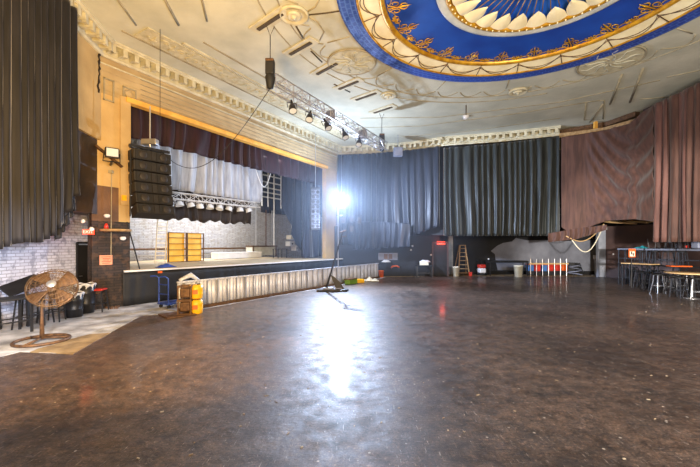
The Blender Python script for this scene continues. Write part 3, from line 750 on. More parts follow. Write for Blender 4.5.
drape('curtain_hem', [(10.6, 18.72), (11.2, 18.35), (12.2, 17.7), (12.7, 17.3)], pw([(0, 2.62), (0.5, 2.85), (1, 3.0)]), pw([(0, 2.15), (0.5, 2.3), (1, 2.75)]), V_brown,
      'bundled brown red drape hem hanging below the far curtain corner', folds=3.5, amp=0.07, seed=10)
# right curtain, pieces of different faded colour
cuts = [(14.9, 14.35, V_rose, 'faded rose velvet curtain panel right of the swooping drape'), (14.35, 13.75, V_brown, 'brown velvet curtain panel between two rose panels'),
        (13.75, 13.35, V_rose, 'narrow rose velvet curtain strip in right curtain'), (13.35, 12.75, V_brown, 'wide brown velvet curtain panel near right picture edge'), (12.75, 8.0, V_maroon if False else V_rose, 'outermost red brown velvet curtain at right picture edge')]
def xr(y): return 12.98 if y > 13 else 12.98-0.08*(13-y)
for k, (y0, y1, mm, lb) in enumerate(cuts):
    drape('velvet_curtain', [(xr(y0)-0.02*k, y0+0.03), (xr(y1)-0.02*k, y1-0.03)], lambda u: 8.0, lambda u: 2.12, mm, lb, folds=1.5, amp=0.07, seed=20+k, nu=60 if k < 4 else 200, group='velvet curtains on the right wall')

# ------------------------------------------------------------------ stage
S0 = Vector((-7.35, 11.35)); SD = Vector((0.655, 1.0)).normalized(); SN = Vector((-SD.y, SD.x))
BW = 6.6; SH = 1.17; SL = 12.5
def S(t, d=0.0, z=0.0): p = S0+SD*t+SN*d; return Vector((p.x, p.y, z))
SD_DEPTH = 7.2
st = thing('stage', 'raised stage with pale plywood deck and black skirt', 'stage', (S0.x, S0.y, 0))
def dep(o, par):
    o.parent = par; o.matrix_parent_inverse = Matrix.Translation(par.location).inverted(); return o
dk = MB().prism([S(0).xy, S(SL).xy, P(T1-0.02, -0.02), P(T1-0.02, BW-0.05), P(0.97, BW-0.05), P(0.97, TH+0.05), P(T0+0.02, TH+0.05), P(T0+0.02, -0.02)], SH-0.06, SH).build('deck', M['deckwood'])
stf = MB().prism([S(0.05, 0.05).xy, S(SL-0.05, 0.05).xy, P(T1-0.06, -0.06), P(T1-0.06, BW-0.1), P(1.0, BW-0.1), P(T0+0.06, -0.06)], 0.01, SH-0.061).build('framing', M['black'])
sk = drape('skirt', [S(-0.02, -0.03).xy, S(SL, -0.03).xy], lambda u: SH-0.02, lambda u: 0.02, V_border if False else M['black'], None, folds=2.0, amp=0.015, nv=4)
edge = MB().bar(S(0, -0.06, SH-0.03), S(SL, -0.06, SH-0.03), 0.05, 0.05).build('deck_edge', M['white'])
for o in (dk, stf, sk, edge): dep(o, st)
tg = MB().box(S(1.15, -0.07, 1.05), (0.15, 0.02, 0.07), math.atan2(SD.y, SD.x)).build('tape_label', M['orange']); dep(tg, st)

# stage back wall etc.
def SP(t, d): p = P(t, d); return p
struct(MB().wallseg(P(0.92, BW), P(20, BW), 0, 9.5, 0.3).build('wall_stage_back', M['sbrick']))
struct(MB().wallseg(P(0.92, 0.3), P(0.92, BW), 0, 9.5, 0.3).build('wall_stage_side_left', M['sbrick']))
struct(MB().wallseg(P(20, BW), P(20, 0.9), 0, 9.5, 0.3).build('wall_stage_side_right', M['sbrick']))
struct(MB().prism([P(0.92, 0.4), P(20, 0.4), P(20, BW), P(0.92, BW)], 9.4, 9.6).build('ceiling_stage', M['blackwall']))
# drapes on stage
def sdr(name, px0, px1, d, z0, z1, m, label, folds, amp, seed, **k):
    a = stg(px0, d).xy; b = stg(px1, d).xy
    zt = z0 if callable(z0) else (lambda u: z0); zb = z1 if callable(z1) else (lambda u: z1)
    return drape(name, [a, b], zt, zb, m, label, 'curtain', folds, amp, seed=seed, **k)
sdr('valance', 131, 333, 0.52, 7.3, 5.72, V_maroon, 'maroon velour valance across the top of stage opening', 1.8, 0.09, 31, nv=10)
sdr('stage_curtain', 138, 260, 3.0, 7.6, 4.55, V_silver, 'silver grey pleated curtain hanging behind the maroon valance', 2.0, 0.2, 32, nv=10)
sdr('border_drape', 140, 251, 4.2, 5.2, lambda u: 3.28+0.06*math.sin(u*60)+0.05*math.sin(u*23), V_border, 'brown black border drape with ragged hem behind stage lights', 1.2, 0.06, 33, nv=8, nu=160)
sdr('void_backing_drape', 261, 286, 6.45, 7.6, lambda u: 4.4, V_blueleg, 'dark drape added for the void behind pipe grid right of silver curtain', 1.5, 0.05, 34, nv=8)  # sheet added to darken the gap behind the pipe grid
# blue leg with swept edge
a = stg(282, 1.8).xy; b = stg(322, 1.8).xy
def legfn(u, v):
    z = 6.4+(1.2-6.4)*v; left = 0.0+0.45*max(0, (v-0.35)/0.65)**1.1
    s = left+(1-left)*u; p = a.lerp(b, s); o = 0.12*math.sin(s*26+v)+0.05*math.sin(s*61)
    return (p.x+NB.x*o, p.y+NB.y*o, z)
solid(tag(MB().grid(legfn, 60, 24).build('leg_drape', V_blueleg, None, True), 'blue black leg drape with swept left edge at stage right end', 'curtain'))
sdr('leg_drape', 303, 318, 1.0, 6.4, 1.22, V_blueleg, 'narrow dark leg drape behind the small hanging speakers', 2.2, 0.1, 36)
sdr('leg_drape', 318, 328, 0.75, 6.4, 3.8, V_blueleg, 'short dark drape tucked beside right stage pier', 2.2, 0.08, 37)
# pale screen between legs
p = stg(296, 2.3, 220); tag(MB().box((p.x, p.y, 4.3), (0.5, 0.05, 2.4), ANG).build('projection_screen', M['dgrey']), 'tall pale panel seen between dark leg drapes', 'panel')

# stage lighting truss with lamps
pa = stg(150, 3.3).xy; pb = stg(258, 3.3).xy
tr = thing('lighting_truss', 'bright silver truss under silver curtain carrying stage lamps', 'truss', (pa.x, pa.y, 4.3))
def truss(a, b, wdt, hgt, m, root, step=0.45, r=0.022):
    a = Vector(a); b = Vector(b); d = (b-a); L_ = d.length; d.normalize(); sd = Vector((-d.y, d.x, 0)).normalized()*wdt/2; up = Vector((0, 0, hgt/2))
    mb = MB(); cs = [sd+up, -sd+up, -sd-up, sd-up]
    for c in cs: mb.tube([a+c, b+c], r, 6)
    o1 = mb.build('chords', m); 
    m2 = MB(); n = max(2, int(L_/step))
    for k in range(n):
        p = a+d*L_*k/n; q = a+d*L_*(k+1)/n; fl_ = k % 2
        for c1, c2 in ((cs[0], cs[3]), (cs[1], cs[2]), (cs[0], cs[1]), (cs[3], cs[2])):
            m2.tube([p+(c1 if fl_ else c2), q+(c2 if fl_ else c1)], r*0.55, 5)
        for c1, c2 in ((cs[0], cs[1]), (cs[2], cs[3]), (cs[0], cs[3]), (cs[1], cs[2])): m2.tube([p+c1, p+c2], r*0.55, 5)
    o2 = m2.build('lacing', m)
    for o in (o1, o2): dep(o, root)
truss((pa.x, pa.y, 4.3), (pb.x, pb.y, 4.4), 0.35, 0.3, M['white'], tr)
def par_lamp(name, label, m, mface, group, R=0.12, L_=0.3):
    t = thing(name, label, 'stage light', (0, 0, 0), 0, group)
    MB().lathe([(R*0.55, 0.0), (R*0.75, -0.05), (R, -L_*0.7), (R*1.08, -L_), (R*0.98, -L_), (R*0.9, -L_*0.85)], 16).build('can', m, t, True)
    MB().lathe([(R*0.95, -L_*0.93), (0, -L_*0.95)], 16).build('lens', mface, t)
    MB().tube([(-R*1.2, 0, -L_*0.45), (-R*1.25, 0, 0.08), (R*1.25, 0, 0.08), (R*1.2, 0, -L_*0.45)], 0.014, 6).build('yoke', m, t)
    MB().box((0, 0, 0.14), (0.05, 0.06, 0.14)).build('clamp', m, t)
    return t
lampA = par_lamp('stage_lamp', 'white bowl shaped stage lamp hanging from truss behind stage', M['white'], M['lampglass'], 'white lamps on the upstage truss', 0.24, 0.30)
for k, px in enumerate((163, 171, 179, 190, 200, 210, 220, 230, 240, 248)):
    p = stg(px, 3.3)
    o = lampA if k == 0 else dup(lampA)
    o.location = (p.x, p.y, 4.06+0.1*(k/10)); o.rotation_euler = (0.25*math.sin(k*2), 0.3*math.cos(k), ANG)
    o.scale = (0.75, 0.75, 0.75)

# gold rack cabinets on stage
def rack(px0, px1, py0, py1, Y, label):
    p0 = at(px0, Y, 0); 
    d = 0
    a = Vector(((px0-350)/350*Y, Y)); 
    # run parallel to the stage wall
    k = (px1-350)/350; t = (k*a.y-a.x)/(D.x-k*D.y); W = t; b = a+D*t
    z1 = 2+(245-py0)/350*Y; H = z1-SH
    t_ = thing('storage_rack', label, 'rack', (a.x, a.y, SH), ANG)
    mb = MB()
    for i in range(2):
        MB().box((W*(0.25+0.5*i), 0.15, H/2), (W*0.46, 0.04, H*0.97)).build('board', M['gold_sheet'], t_)
    for x in (0, W/2-0.03, W/2+0.03, W): 
        MB().box((x, 0, H/2), (0.04, 0.04, H)).build('post', M['rust'], t_)
    for z in [H*j/5+0.02 for j in range(6)]:
        MB().box((W/2, 0, min(z, H-0.02)), (W, 0.045, 0.03)).build('shelf_bar', M['rust'], t_)
    return t_
rack(168.5, 203.5, 232, 264.5, 16.5, 'golden yellow board rack with brown bars standing on stage')
# aluminium ladder on stage
def ladder(a, b, W, m, label, name='ladder', rungs=12, dirv=None, r=0.02):
    a = Vector(a); b = Vector(b); sd = Vector((dirv[0], dirv[1], 0)).normalized()*W/2
    t = thing(name, label, 'ladder', a)
    for s in (-1, 1): dep(MB().bar(a+sd*s, b+sd*s, 0.05, 0.03).build('rail', m), t)
    for k in range(rungs):
        c = a.lerp(b, (k+0.5)/rungs); dep(MB().tube([c-sd, c+sd], r, 6).build('rung', m), t)
    return t
p = at(160, 17.2, 262); q = at(161, 17.4, 212); ladder((p.x, p.y, SH), (q.x, q.y+0.2, q.z), 0.5, M['cream'], 'pale aluminium ladder leaning at the back of stage', dirv=(D.x, D.y))
# wall pipes, white crate, table, boxes on stage
def seg(px0, px1, d, z, r, m, name, label, cat):
    a = stg(px0, d); b = stg(px1, d); return tag(MB().tube([(a.x, a.y, z), (b.x, b.y, z)], r, 8).build(name, m), label, cat)
seg(128, 255, 6.45, 1.78, 0.05, M['rust'], 'wall_pipe', 'rusty pipe along grey stage back wall', 'pipe')
seg(128, 300, 6.5, 1.45, 0.03, M['chrome'], 'wall_pipe', 'thin steel pipe low on the stage back wall', 'pipe')
p = stg(238, 4.6); cr = thing('road_case', 'low white road case lying on the stage deck', 'case', (p.x, p.y, SH), ANG)
bevel(MB().box((0, 0, 0.17), (3.4, 0.6, 0.3)).build('body', M['white'], cr), 0.02); bevel(MB().box((0, 0, 0.36), (3.44, 0.64, 0.08)).build('lid', M['white'], cr), 0.02)
p = stg(262, 5.6); tb = thing('stage_riser', 'grey riser box against back wall right of white case', 'riser', (p.x, p.y, SH), ANG)
bevel(MB().box((0, 0, 0.75), (2.4, 0.7, 0.08)).build('top', M['rust'], tb), 0.01)
bevel(MB().box((0, 0.05, 0.4), (2.3, 0.6, 0.6)).build('body', M['dgrey'], tb), 0.02)
for x in (-1.1, 1.1): MB().box((x, -0.3, 0.36), (0.06, 0.06, 0.71)).build('leg', M['rust'], tb)
for px, z, w_, h_, lb in ((291, 2.62, 0.6, 0.35, 'upper pale equipment box on stage near blue leg drape'), (290, 2.1, 0.55, 0.4, 'lower pale equipment box on stage near blue leg drape'), (294.5, 1.75, 0.3, 0.45, 'small white box hung on wall by blue leg drape')):
    p = stg(px, 6.3); o = thing('equipment_box', lb, 'box', (p.x, p.y, z), ANG)
    bevel(MB().box((0, 0, 0), (w_, 0.5, h_)).build('body', M['cream'] if z > 2.5 else M['white'], o), 0.02)
    MB().box((0, -0.26, 0), (w_*0.3, 0.02, h_*0.3)).build('grille', M['black'], o)
p = stg(280, 3.0); tbl = thing('small_table', 'small dark metal stand on the right part of stage', 'stand', (p.x, p.y, SH), ANG)
for x in (-0.4, 0.4):
    for y in (-0.2, 0.2): MB().box((x, y, 0.28), (0.04, 0.04, 0.56)).build('leg', M['blacksteel'], tbl)
MB().box((0, 0, 0.57), (0.9, 0.5, 0.03)).build('top', M['blacksteel'], tbl)
# pipe grid / catwalk at upper right of stage
gr = thing('pipe_grid', 'silver pipe grid and catwalk high on stage wall right of silver curtain', 'pipe grid', (stg(262, 6.2).x, stg(262, 6.2).y, 4.2))
mb = MB()
for py in (171, 178, 184, 189, 194):
    z = 2+(245-py)/350*24; a = stg(258, 6.0); b = stg(292, 6.0); dep(MB().tube([(a.x, a.y, z), (b.x, b.y, z)], 0.05, 6).build('rail', M['white']), gr)
for px in (262, 268, 274, 281, 288):
    a = stg(px, 5.95); z1 = 2+(245-168)/350*24; dep(MB().tube([(a.x, a.y, 4.8 if px != 274 else SH), (a.x, a.y, z1)], 0.04, 6).build('upright', M['white']), gr)
for k, (px, z0, z1) in enumerate(((256, SH, 4.9), (266, SH, 4.6), (272, SH, 4.6))):
    a = stg(px, 6.3); tag(MB().tube([(a.x, a.y, z0), (a.x, a.y, z1)], 0.04, 6).build('vertical_pipe', M['rust'] if k % 2 else M['alu']), ['thin silver pipe up back wall under end of silver curtain', 'brown pipe up back wall behind grey riser', 'silver pipe up back wall between riser and stand'][k], 'pipe')
a = stg(256, 2.2, 170); b = stg(274, 2.2, 158)
tag(MB().tube([a.lerp(b, k/12)+Vector((0, 0, -1.3*math.sin(PI*k/12)**1)) for k in range(13)], 0.025, 6).build('hanging_cable', M['white'], None, True), 'white cable loop drooping right of the silver curtain', 'cable')
# blue cloth on the stage edge
p = at(166, 12.9, 266); cl = MB().grid(lambda u, v: (p.x+(u-0.5)*0.62*math.cos(ANG)+(v-0.5)*-0.34, p.y+(u-0.5)*0.62*math.sin(ANG)+(v-0.5)*0.26, SH+0.02+0.09*max(0, math.sin(PI*u)*math.sin(PI*v))*(1+0.4*math.sin(u*19+v*7))), 24, 14).build('crumpled_cloth', M['bluecloth'], None, True)
solid(tag(cl, 'crumpled blue cloth lying on stage edge above the cart', 'cloth'), 0.02)

# ------------------------------------------------------------------ line arrays
def line_array(name, label, loc, rz, n, W, H, Dp, m, mg, curve=0.06):
    t = thing(name, label, 'loudspeaker array', loc, rz)
    MB().box((0, 0, 0.10), (W*1.08, 0.10, 0.08)).box((0, 0.25, 0.10), (W*0.9, 0.08, 0.06)).build('flying_frame', M['blacksteel'], t)
    z = 0.0; a = 0.0; y = 0.0
    for k in range(n):
        R = Matrix.Rotation(-a, 3, 'X'); c = R @ Vector((0, 0, -H/2))
        cc = Vector((0, y, z))+c
        cab = MB().box(cc, (W, Dp, H*0.86), m=R).build('cabinet', m, t); bevel(cab, 0.02)
        f = MB()
        for sx in (-1, 1):
            q = cc+R @ Vector((sx*W*0.27, -Dp/2-0.012, 0)); f.box(q, (W*0.34, 0.02, H*0.72), m=R)
        f.build('grille', mg, cab) if False else None
        for sx in (-1, 1):
            q = cc+R @ Vector((sx*W*0.27, -Dp/2-0.012, 0)); MB().box(q, (W*0.36, 0.02, H*0.78), m=R).build('grille', mg, cab)
            for dz in ((0,) if H < 0.3 else (-0.0,)):
                q = cc+R @ Vector((sx*W*0.27, -Dp/2-0.024, dz)); MB().lathe([(H*0.33, 0.0), (H*0.30, 0.012), (H*0.1, 0.004), (0, 0.012)], 18, q, R @ Matrix.Rotation(PI/2, 3, 'X')).build('driver', M['cone'], cab, True)
        h = MB(); q = cc+R @ Vector((0, -Dp/2-0.014, 0)); h.box(q, (W*0.11, 0.03, H*0.76), m=R); h.build('horn', m, cab)
        z += (R @ Vector((0, 0, -H))).z; y += (R @ Vector((0, 0, -H))).y; a += curve
    if n == 8: MB().tube([(0, 0.0, 0.14), (0, 0, 3.2)], 0.02, 6).build('chain', M['chrome'], t)
    for s in (-1, 1): MB().box((s*(W/2+0.01), 0.0, -H*n/2), (0.03, 0.06, H*n*0.96)).build('rigging_bar', M['blacksteel'], t)
    return t
p = at(150, 11.6, 152)
line_array('line_array_speaker', 'large black brown line array hanging in left side of stage opening', (p.x, p.y, p.z), 0.88, 6, 1.15, 0.37, 0.5, M['cabinet'], M['grille'], 0.06)
hp = thing('chain_hoist', 'chain hoist motor above the large left line array', 'hoist', (p.x, p.y, p.z+0.32))
bevel(MB().box((0, 0, 0), (0.5, 0.22, 0.2)).build('body', M['chrome'], hp), 0.03)
MB().tube([(0, 0, 0.1), (0, 0, 1.2)], 0.02, 6).build('chain', M['chrome'], hp); MB().tube([(0, 0, -0.1), (0, 0, -0.2)], 0.03, 6).build('hook', M['chrome'], hp)
p = at(315.5, 19.5, 190)
line_array('line_array_speaker', 'small grey line array hanging by right stage pier', (p.x, p.y, p.z), 0.1, 8, 0.46, 0.28, 0.35, M['greycab'], M['greywall'], 0.035)

# ------------------------------------------------------------------ barricade sections
B0 = fl(177.5, 312); B1 = fl(378, 278); BD = (B1-B0).xy; BL = BD.length; BD.normalize(); nsec = 11; bw = BL/nsec; brz = math.atan2(BD.y, BD.x)
bar0 = thing('crowd_barricade', 'crowd barricade section nearest the camera, behind yellow drums', 'barricade', (B0.x, B0.y, 0.006), brz, 'crowd barricades along the stage')
mb = MB()
nr = 6
def ribs(u, v):
    x = u*bw; s = 0.022*math.sin(u*PI*2*8)
    return (x, s, 0.09+0.76*v)
solid(MB().grid(ribs, 72, 2).build('sheet_panel', M['galv'], bar0, True), 0.01)
for k in range(3): MB().box((bw*(k+0.5)/3, -0.03, 0.45), (0.03, 0.05, 0.82)).build('upright', M['alu'], bar0)
MB().box((bw/2, 0.0, 0.875), (bw, 0.09, 0.05)).build('top_rail', M['galv'], bar0)
MB().box((bw/2, -0.06, 0.05), (bw, 0.14, 0.09)).build('kick_board', M['rust'], bar0)
mb = MB()
for k in range(2):
    x = bw*(0.3+0.4*k); mb.bar((x, 0.04, 0.8), (x, 0.75, 0.03), 0.04)
mb.build('rear_brace', M['alu'], bar0)
MB().box((bw/2, 0.45, 0.015), (bw*0.98, 0.8, 0.02)).build('footplate', M['alu'], bar0)
bsec = [bar0]
for k in range(1, nsec):
    lb = 'ribbed metal crowd barricade section in middle of the row along stage'
    if k == nsec-1: lb = 'farthest crowd barricade section, ending by the far black wall'
    if k == 1: lb = 'second crowd barricade section from near end of row'
    q = B0.xy+BD*bw*k; bsec.append(dup(bar0, (q.x, q.y, 0.006), brz, lb))
# yellow drums: two stacked, standing before the barricade
def drum(label, m, z, loc, R=0.19, H=0.40, group=None):
    t = thing('plastic_drum', label, 'drum', (loc.x, loc.y, z), 0.3, group)
    MB().lathe([(0, 0), (R*0.9, 0), (R*0.97, 0.03), (R, H*0.3), (R*1.03, H*0.33), (R, H*0.36), (R, H*0.68), (R*1.03, H*0.71), (R*0.98, H*0.75), (R*0.94, H*0.95), (R*0.8, H), (0, H)], 24).build('body', m, t, True)
    MB().lathe([(0.05, H), (0.05, H+0.03), (0, H+0.03)], 12, (R*0.4, 0, 0)).build('cap', M['black'], t)
    MB().box((0, -R*1.0, H*0.5), (R*0.7, 0.03, H*0.3)).build('sticker', M['orange'], t)
    return t
pf = fl(196, 313.2)
drum('lower yellow plastic drum of the stack before the barricade', M['yellow'], 0.0, pf); drum('upper yellow plastic drum of the stack before the barricade', M['yellow'], 0.44, pf)
pf = fl(186, 314.5)
fr = thing('wooden_crate_frame', 'open brown slatted crate standing left of yellow drums', 'crate', (pf.x, pf.y, 0.0), 0.2)
for x in (-0.17, 0.17):
    for y in (-0.17, 0.17): MB().box((x, y, 0.42), (0.035, 0.035, 0.84)).build('corner_post', M['rust'], fr)
for z in (0.03, 0.42, 0.82): MB().box((0, -0.17, z), (0.38, 0.03, 0.05)).box((0, 0.17, z), (0.38, 0.03, 0.05)).box((-0.17, 0, z), (0.03, 0.34, 0.05)).box((0.17, 0, z), (0.03, 0.34, 0.05)).build('slats', M['rust'], fr)
for z, mm in ((0.1, 'rust'), (0.49, 'rust')): 
    bevel(MB().box((0, 0, z+0.14), (0.28, 0.28, 0.28)).build('filled_bag', M['rust'], fr), 0.05, 3)
tag(MB().lathe([(0.55, 0), (0.55, 0.03), (0, 0.03)], 4, (0, 0, 0)).build('plywood_sheet', M['rust']), 'thin plywood sheet lying under the crate corner', 'board').location = (pf.x-0.2, pf.y-0.1, 0.007)

# blue hand cart
pc = fl(174, 307)
ct = thing('hand_cart', 'blue steel flatbed cart with small black castors', 'cart', (pc.x, pc.y, 0.006), ANG)
for s in (-1, 1):
    MB().tube([(-0.35, s*0.25, 0.12), (-0.35, s*0.25, 0.95), (-0.45, s*0.25, 1.02), (-0.62, s*0.25, 1.02)], 0.022, 8).build('handle_post', M['blue_steel'], ct)
    for x in (-0.3, 0.45):
        MB().lathe([(0, -0.02), (0.055, -0.02), (0.06, 0), (0.055, 0.02), (0, 0.02)], 14, (x, s*0.22, 0.06), Matrix.Rotation(PI/2, 3, 'X')).build('castor', M['rubber'], ct)
bevel(MB().box((0.08, 0, 0.15), (0.95, 0.55, 0.05)).build('platform', M['blue_steel'], ct), 0.01)
MB().tube([(-0.35, -0.25, 0.45), (-0.35, 0.25, 0.45)], 0.018, 6).tube([(-0.35, -0.25, 0.75), (-0.35, 0.25, 0.75)], 0.018, 6).build('crossbar', M['blue_steel'], ct)
q = Vector((pc.x, pc.y, 0))+Vector((0.12, 0.18, 0))
tag(MB().tube([(q.x-0.05, q.y, 0.32), (q.x+0.12, q.y+0.1, 0.55), (q.x-0.02, q.y+0.05, 0.85), (q.x+0.25, q.y+0.2, 1.0), (q.x+0.42, q.y+0.4, 0.8), (q.x+0.25, q.y+0.3, 0.4)], [0.06, 0.08, 0.07, 0.09, 0.07, 0.05], 8).build('bundled_sheeting', M['liner'], None, True), 'crumpled white sheeting bundled on top of blue cart', 'sheeting')

# ------------------------------------------------------------------ work light on stand + leaning pole
LP = Vector((-0.62, 18.3, 0))
wl = thing('work_light', 'glaring white work light on tall stand near right end of stage', 'work light', LP)
for k in range(3):
    a = k*2*PI/3+0.5; MB().tube([(0, 0, 0.9), (0.55*math.cos(a), 0.55*math.sin(a), 0.02)], 0.02, 6).build('leg', M['blacksteel'], wl)
MB().tube([(0, 0, 0.3), (0, 0, 4.2)], 0.026, 8).build('pole', M['alu'], wl)
bevel(MB().box((0, 0.16, 4.45), (0.5, 0.12, 0.36)).build('housing', M['alu'], wl), 0.02)
lamp_dir = Matrix.Rotation(PI/2, 3, 'X')
MB().lathe([(0, 0.0), (0.08, 0.01), (0.11, 0.04), (0.08, 0.07), (0, 0.09)], 20, (0.07, 0.06, 4.45), lamp_dir).build('lens', M['lampface'], wl, True)
mb = MB()
for x in (-0.1, 0.35, 0.8, 1.25): mb.tube([(x, 0.1, 2.6), (x, 0.1, 4.0)], 0.014, 6)
for z in (2.6, 3.1, 3.55, 4.0): mb.tube([(-0.1, 0.1, z), (1.25, 0.1, z)], 0.014, 6)
mb.build('pipe_rack', M['blacksteel'], wl)
for x, z in ((0.35, 3.3), (0.8, 3.35), (0.8, 2.85), (1.2, 3.3)): MB().box((x-0.1, 0.04, z), (0.18, 0.1, 0.3)).build('ballast_box', M['blacksteel'], wl)

pb_ = fl(326, 291.2)
bs = thing('boom_stand', 'black leaning boom pole with weighted base on open floor', 'stand', (pb_.x, pb_.y, 0))
bevel(MB().prism([(-0.35, -0.25), (0.85, -0.25), (0.98, 0.0), (0.85, 0.28), (-0.35, 0.28), (-0.42, 0)], 0.02, 0.09).build('base_plate', M['blacksteel'], bs), 0.01)
bevel(MB().box((0.1, -0.05, 0.13), (0.45, 0.3, 0.08)).box((0.55, 0.05, 0.12), (0.3, 0.2, 0.06)).build('weights', M['greycab'], bs), 0.02)
top = at(342.5, 15.1, 233)-pb_
MB().tube([(0, 0, 0.08), top*0.5+Vector((0, 0, 0.04)), top], [0.05, 0.04, 0.03], 10).build('pole', M['blacksteel'], bs)
MB().tube([top+Vector((-0.12, 0, 0.02)), top+Vector((0.16, 0.02, 0.12))], 0.035, 8).tube([top*0.93+Vector((0, 0, 0)), top*0.93+Vector((0.22, 0, 0.05))], 0.02, 6).build('clamp', M['rust'], bs)
mb = MB(); n = 10; i0 = 0
outl = [(0.18, 0.75), (0.24, 0.70), (0.42, 0.58), (0.58, 0.42), (0.72, 0.22), (0.80, 0.10), (0.5, 0.08), (0.42, 0.16), (0.32, 0.38)]
mb.v = [(x, -0.04, z) for x, z in outl]+[(x, 0.0, z) for x, z in outl]; n = len(outl)
mb.f = [tuple(range(n))[::-1], tuple(range(n, 2*n))]+[(k, (k+1) % n, n+(k+1) % n, n+k) for k in range(n)]
mb.build('fin_plate', M['blacksteel'], bs)

# ------------------------------------------------------------------ flown truss with small lamps
ta = Vector((-2.28, 10.1, 6.72)); tb_ = Vector((1.62, 16.7, 6.68))
ft = thing('lighting_truss', 'aluminium box truss hanging from ceiling, running away from camera', 'truss', ta)
truss(ta, tb_, 0.36, 0.36, M['alu'], ft, 0.4)
for f in (0.40, 0.72): 
    c = ta.lerp(tb_, f); dep(MB().box((c.x, c.y, c.z), (0.40, 0.03, 0.38), math.atan2((tb_-ta).y, (tb_-ta).x)-PI/2).build('gusset_plate', M['greycab']), ft)

def hoist(loc, zc, label):
    t = thing('chain_hoist', label, 'hoist', loc)
    bevel(MB().box((0, 0, 0), (0.26, 0.22, 0.42)).build('body', M['blacksteel'], t), 0.05, 3)
    bevel(MB().box((0, 0, 0.2), (0.24, 0.24, 0.08)).build('cap', M['rust'], t), 0.02)
    MB().lathe([(0.10, 0.0), (0.15, -0.12), (0.09, -0.42), (0, -0.46)], 12, (0.0, 0, -0.15)).build('chain_bag', M['black'], t, True)
    MB().tube([(0, 0, 0.2), (0, 0, zc-loc[2]-0.3)], 0.014, 6).build('chain', M['blacksteel'], t)
    MB().tube([(-0.12, 0, zc-loc[2]), (0, 0, zc-loc[2]-0.32), (0.10, 0.1, zc-loc[2])], 0.012, 6).build('bridle', M['blacksteel'], t)
    return t
hoist((ta.x, ta.y-0.1, 7.05), 8.3, 'black chain hoist at the near end of ceiling truss'); hoist((tb_.x-0.1, tb_.y, 7.05), 8.3, 'black chain hoist at the far end of ceiling truss')
lampB = par_lamp('stage_lamp', 'small black stage lamp under ceiling truss, nearest the camera', M['blacksteel'], M['lampglass'], 'small black lamps under the ceiling truss', 0.12, 0.28)
lbs = ['small black stage lamp under ceiling truss, nearest the camera', 'second black stage lamp from near end of ceiling truss', 'middle black stage lamp of five under ceiling truss', 'fourth black stage lamp from near end of ceiling truss', 'black stage lamp under ceiling truss, farthest from camera']
for k, (px, lb) in enumerate(zip((292, 310, 326, 344, 359), lbs)):
    k_ = (px-350)/350; d = tb_-ta; s = (k_*ta.y-ta.x)/(d.x-k_*d.y); c = ta+d*s
    o = lampB if k == 0 else dup(lampB)
    o.location = (c.x, c.y, 6.36); o['label'] = lb; o.rotation_euler = (-0.5, 0.3*math.sin(k*2), 0.4)
p1 = ta+Vector((0.0, 0, -0.15)); p2 = at(161, 11.6, 150)
tag(MB().tube([p1.lerp(p2, k/24)+Vector((0, 0, -1.55*math.sin(PI*(k/24))**0.9*(0.6+0.4*k/24))) for k in range(25)], 0.010, 6).build('hanging_cable', M['black'], None, True), 'black cable drooping from ceiling truss to the left line array', 'cable')
# thin vertical wire at left
c1 = ce(162, 0.5); tag(MB().tube([(c1.x-0.7, c1.y+1.2, 8.3), (c1.x-0.7, c1.y+1.2, 5.0)], 0.008, 5).build('hanging_wire', M['black']), 'thin vertical wire hanging before the frieze at left', 'wire')
p = at(398, 20.0, 152)
wb = thing('ceiling_fixture', 'grey floodlight box hanging before navy curtain top', 'light fixture', p)
bevel(MB().box((0, 0, 0), (0.5, 0.35, 0.5)).build('housing', M['greycab'], wb), 0.03); MB().tube([(0, 0, 0.25), (0, 0, 8.3-p.z)], 0.02, 6).build('stem', M['greycab'], wb)

# ------------------------------------------------------------------ left side things
# wall floodlight on bracket
p = stg(112, -0.55, 153)
wf = thing('wall_floodlight', 'black floodlight with pale glass on bracket of yellow wall', 'floodlight', p, ANG-PI/2+1.25)
bevel(MB().box((0, 0, 0), (0.36, 0.16, 0.30)).build('housing', M['blacksteel'], wf), 0.02)
MB().box((0, -0.085, 0), (0.30, 0.012, 0.24)).build('glass', M['lampglass'], wf)
MB().tube([(-0.2, 0, 0), (-0.22, 0.08, -0.25), (0.22, 0.08, -0.25), (0.2, 0, 0)], 0.018, 6).build('yoke', M['blacksteel'], wf)
MB().tube([(0, 0.08, -0.25), (0, 0.35, -0.3)], 0.035, 8).build('bracket', M['blacksteel'], wf)
a = stg(95, -0.1, 145); b = stg(122, -0.1, 167)
tag(MB().bar(a, b, 0.1, 0.06).build('diagonal_bar', M['rust']), 'dark diagonal steel bar behind wall floodlight on yellow wall', 'bar')
a = stg(111.5, -0.06, 172); b = stg(111, -0.06, 262)
tag(MB().tube([a, b], 0.011, 6).box((a.x, a.y-0.03, a.z), (0.12, 0.08, 0.09)).build('wall_conduit', M['line']), 'thin steel conduit with small white box down the yellow wall', 'conduit')
p = stg(124, -0.06, 198); tag(MB().box(p, (0.14, 0.06, 0.18), ANG).build('switch_box', M['yellow']), 'small yellow switch box on jamb of stage opening', 'switch box')
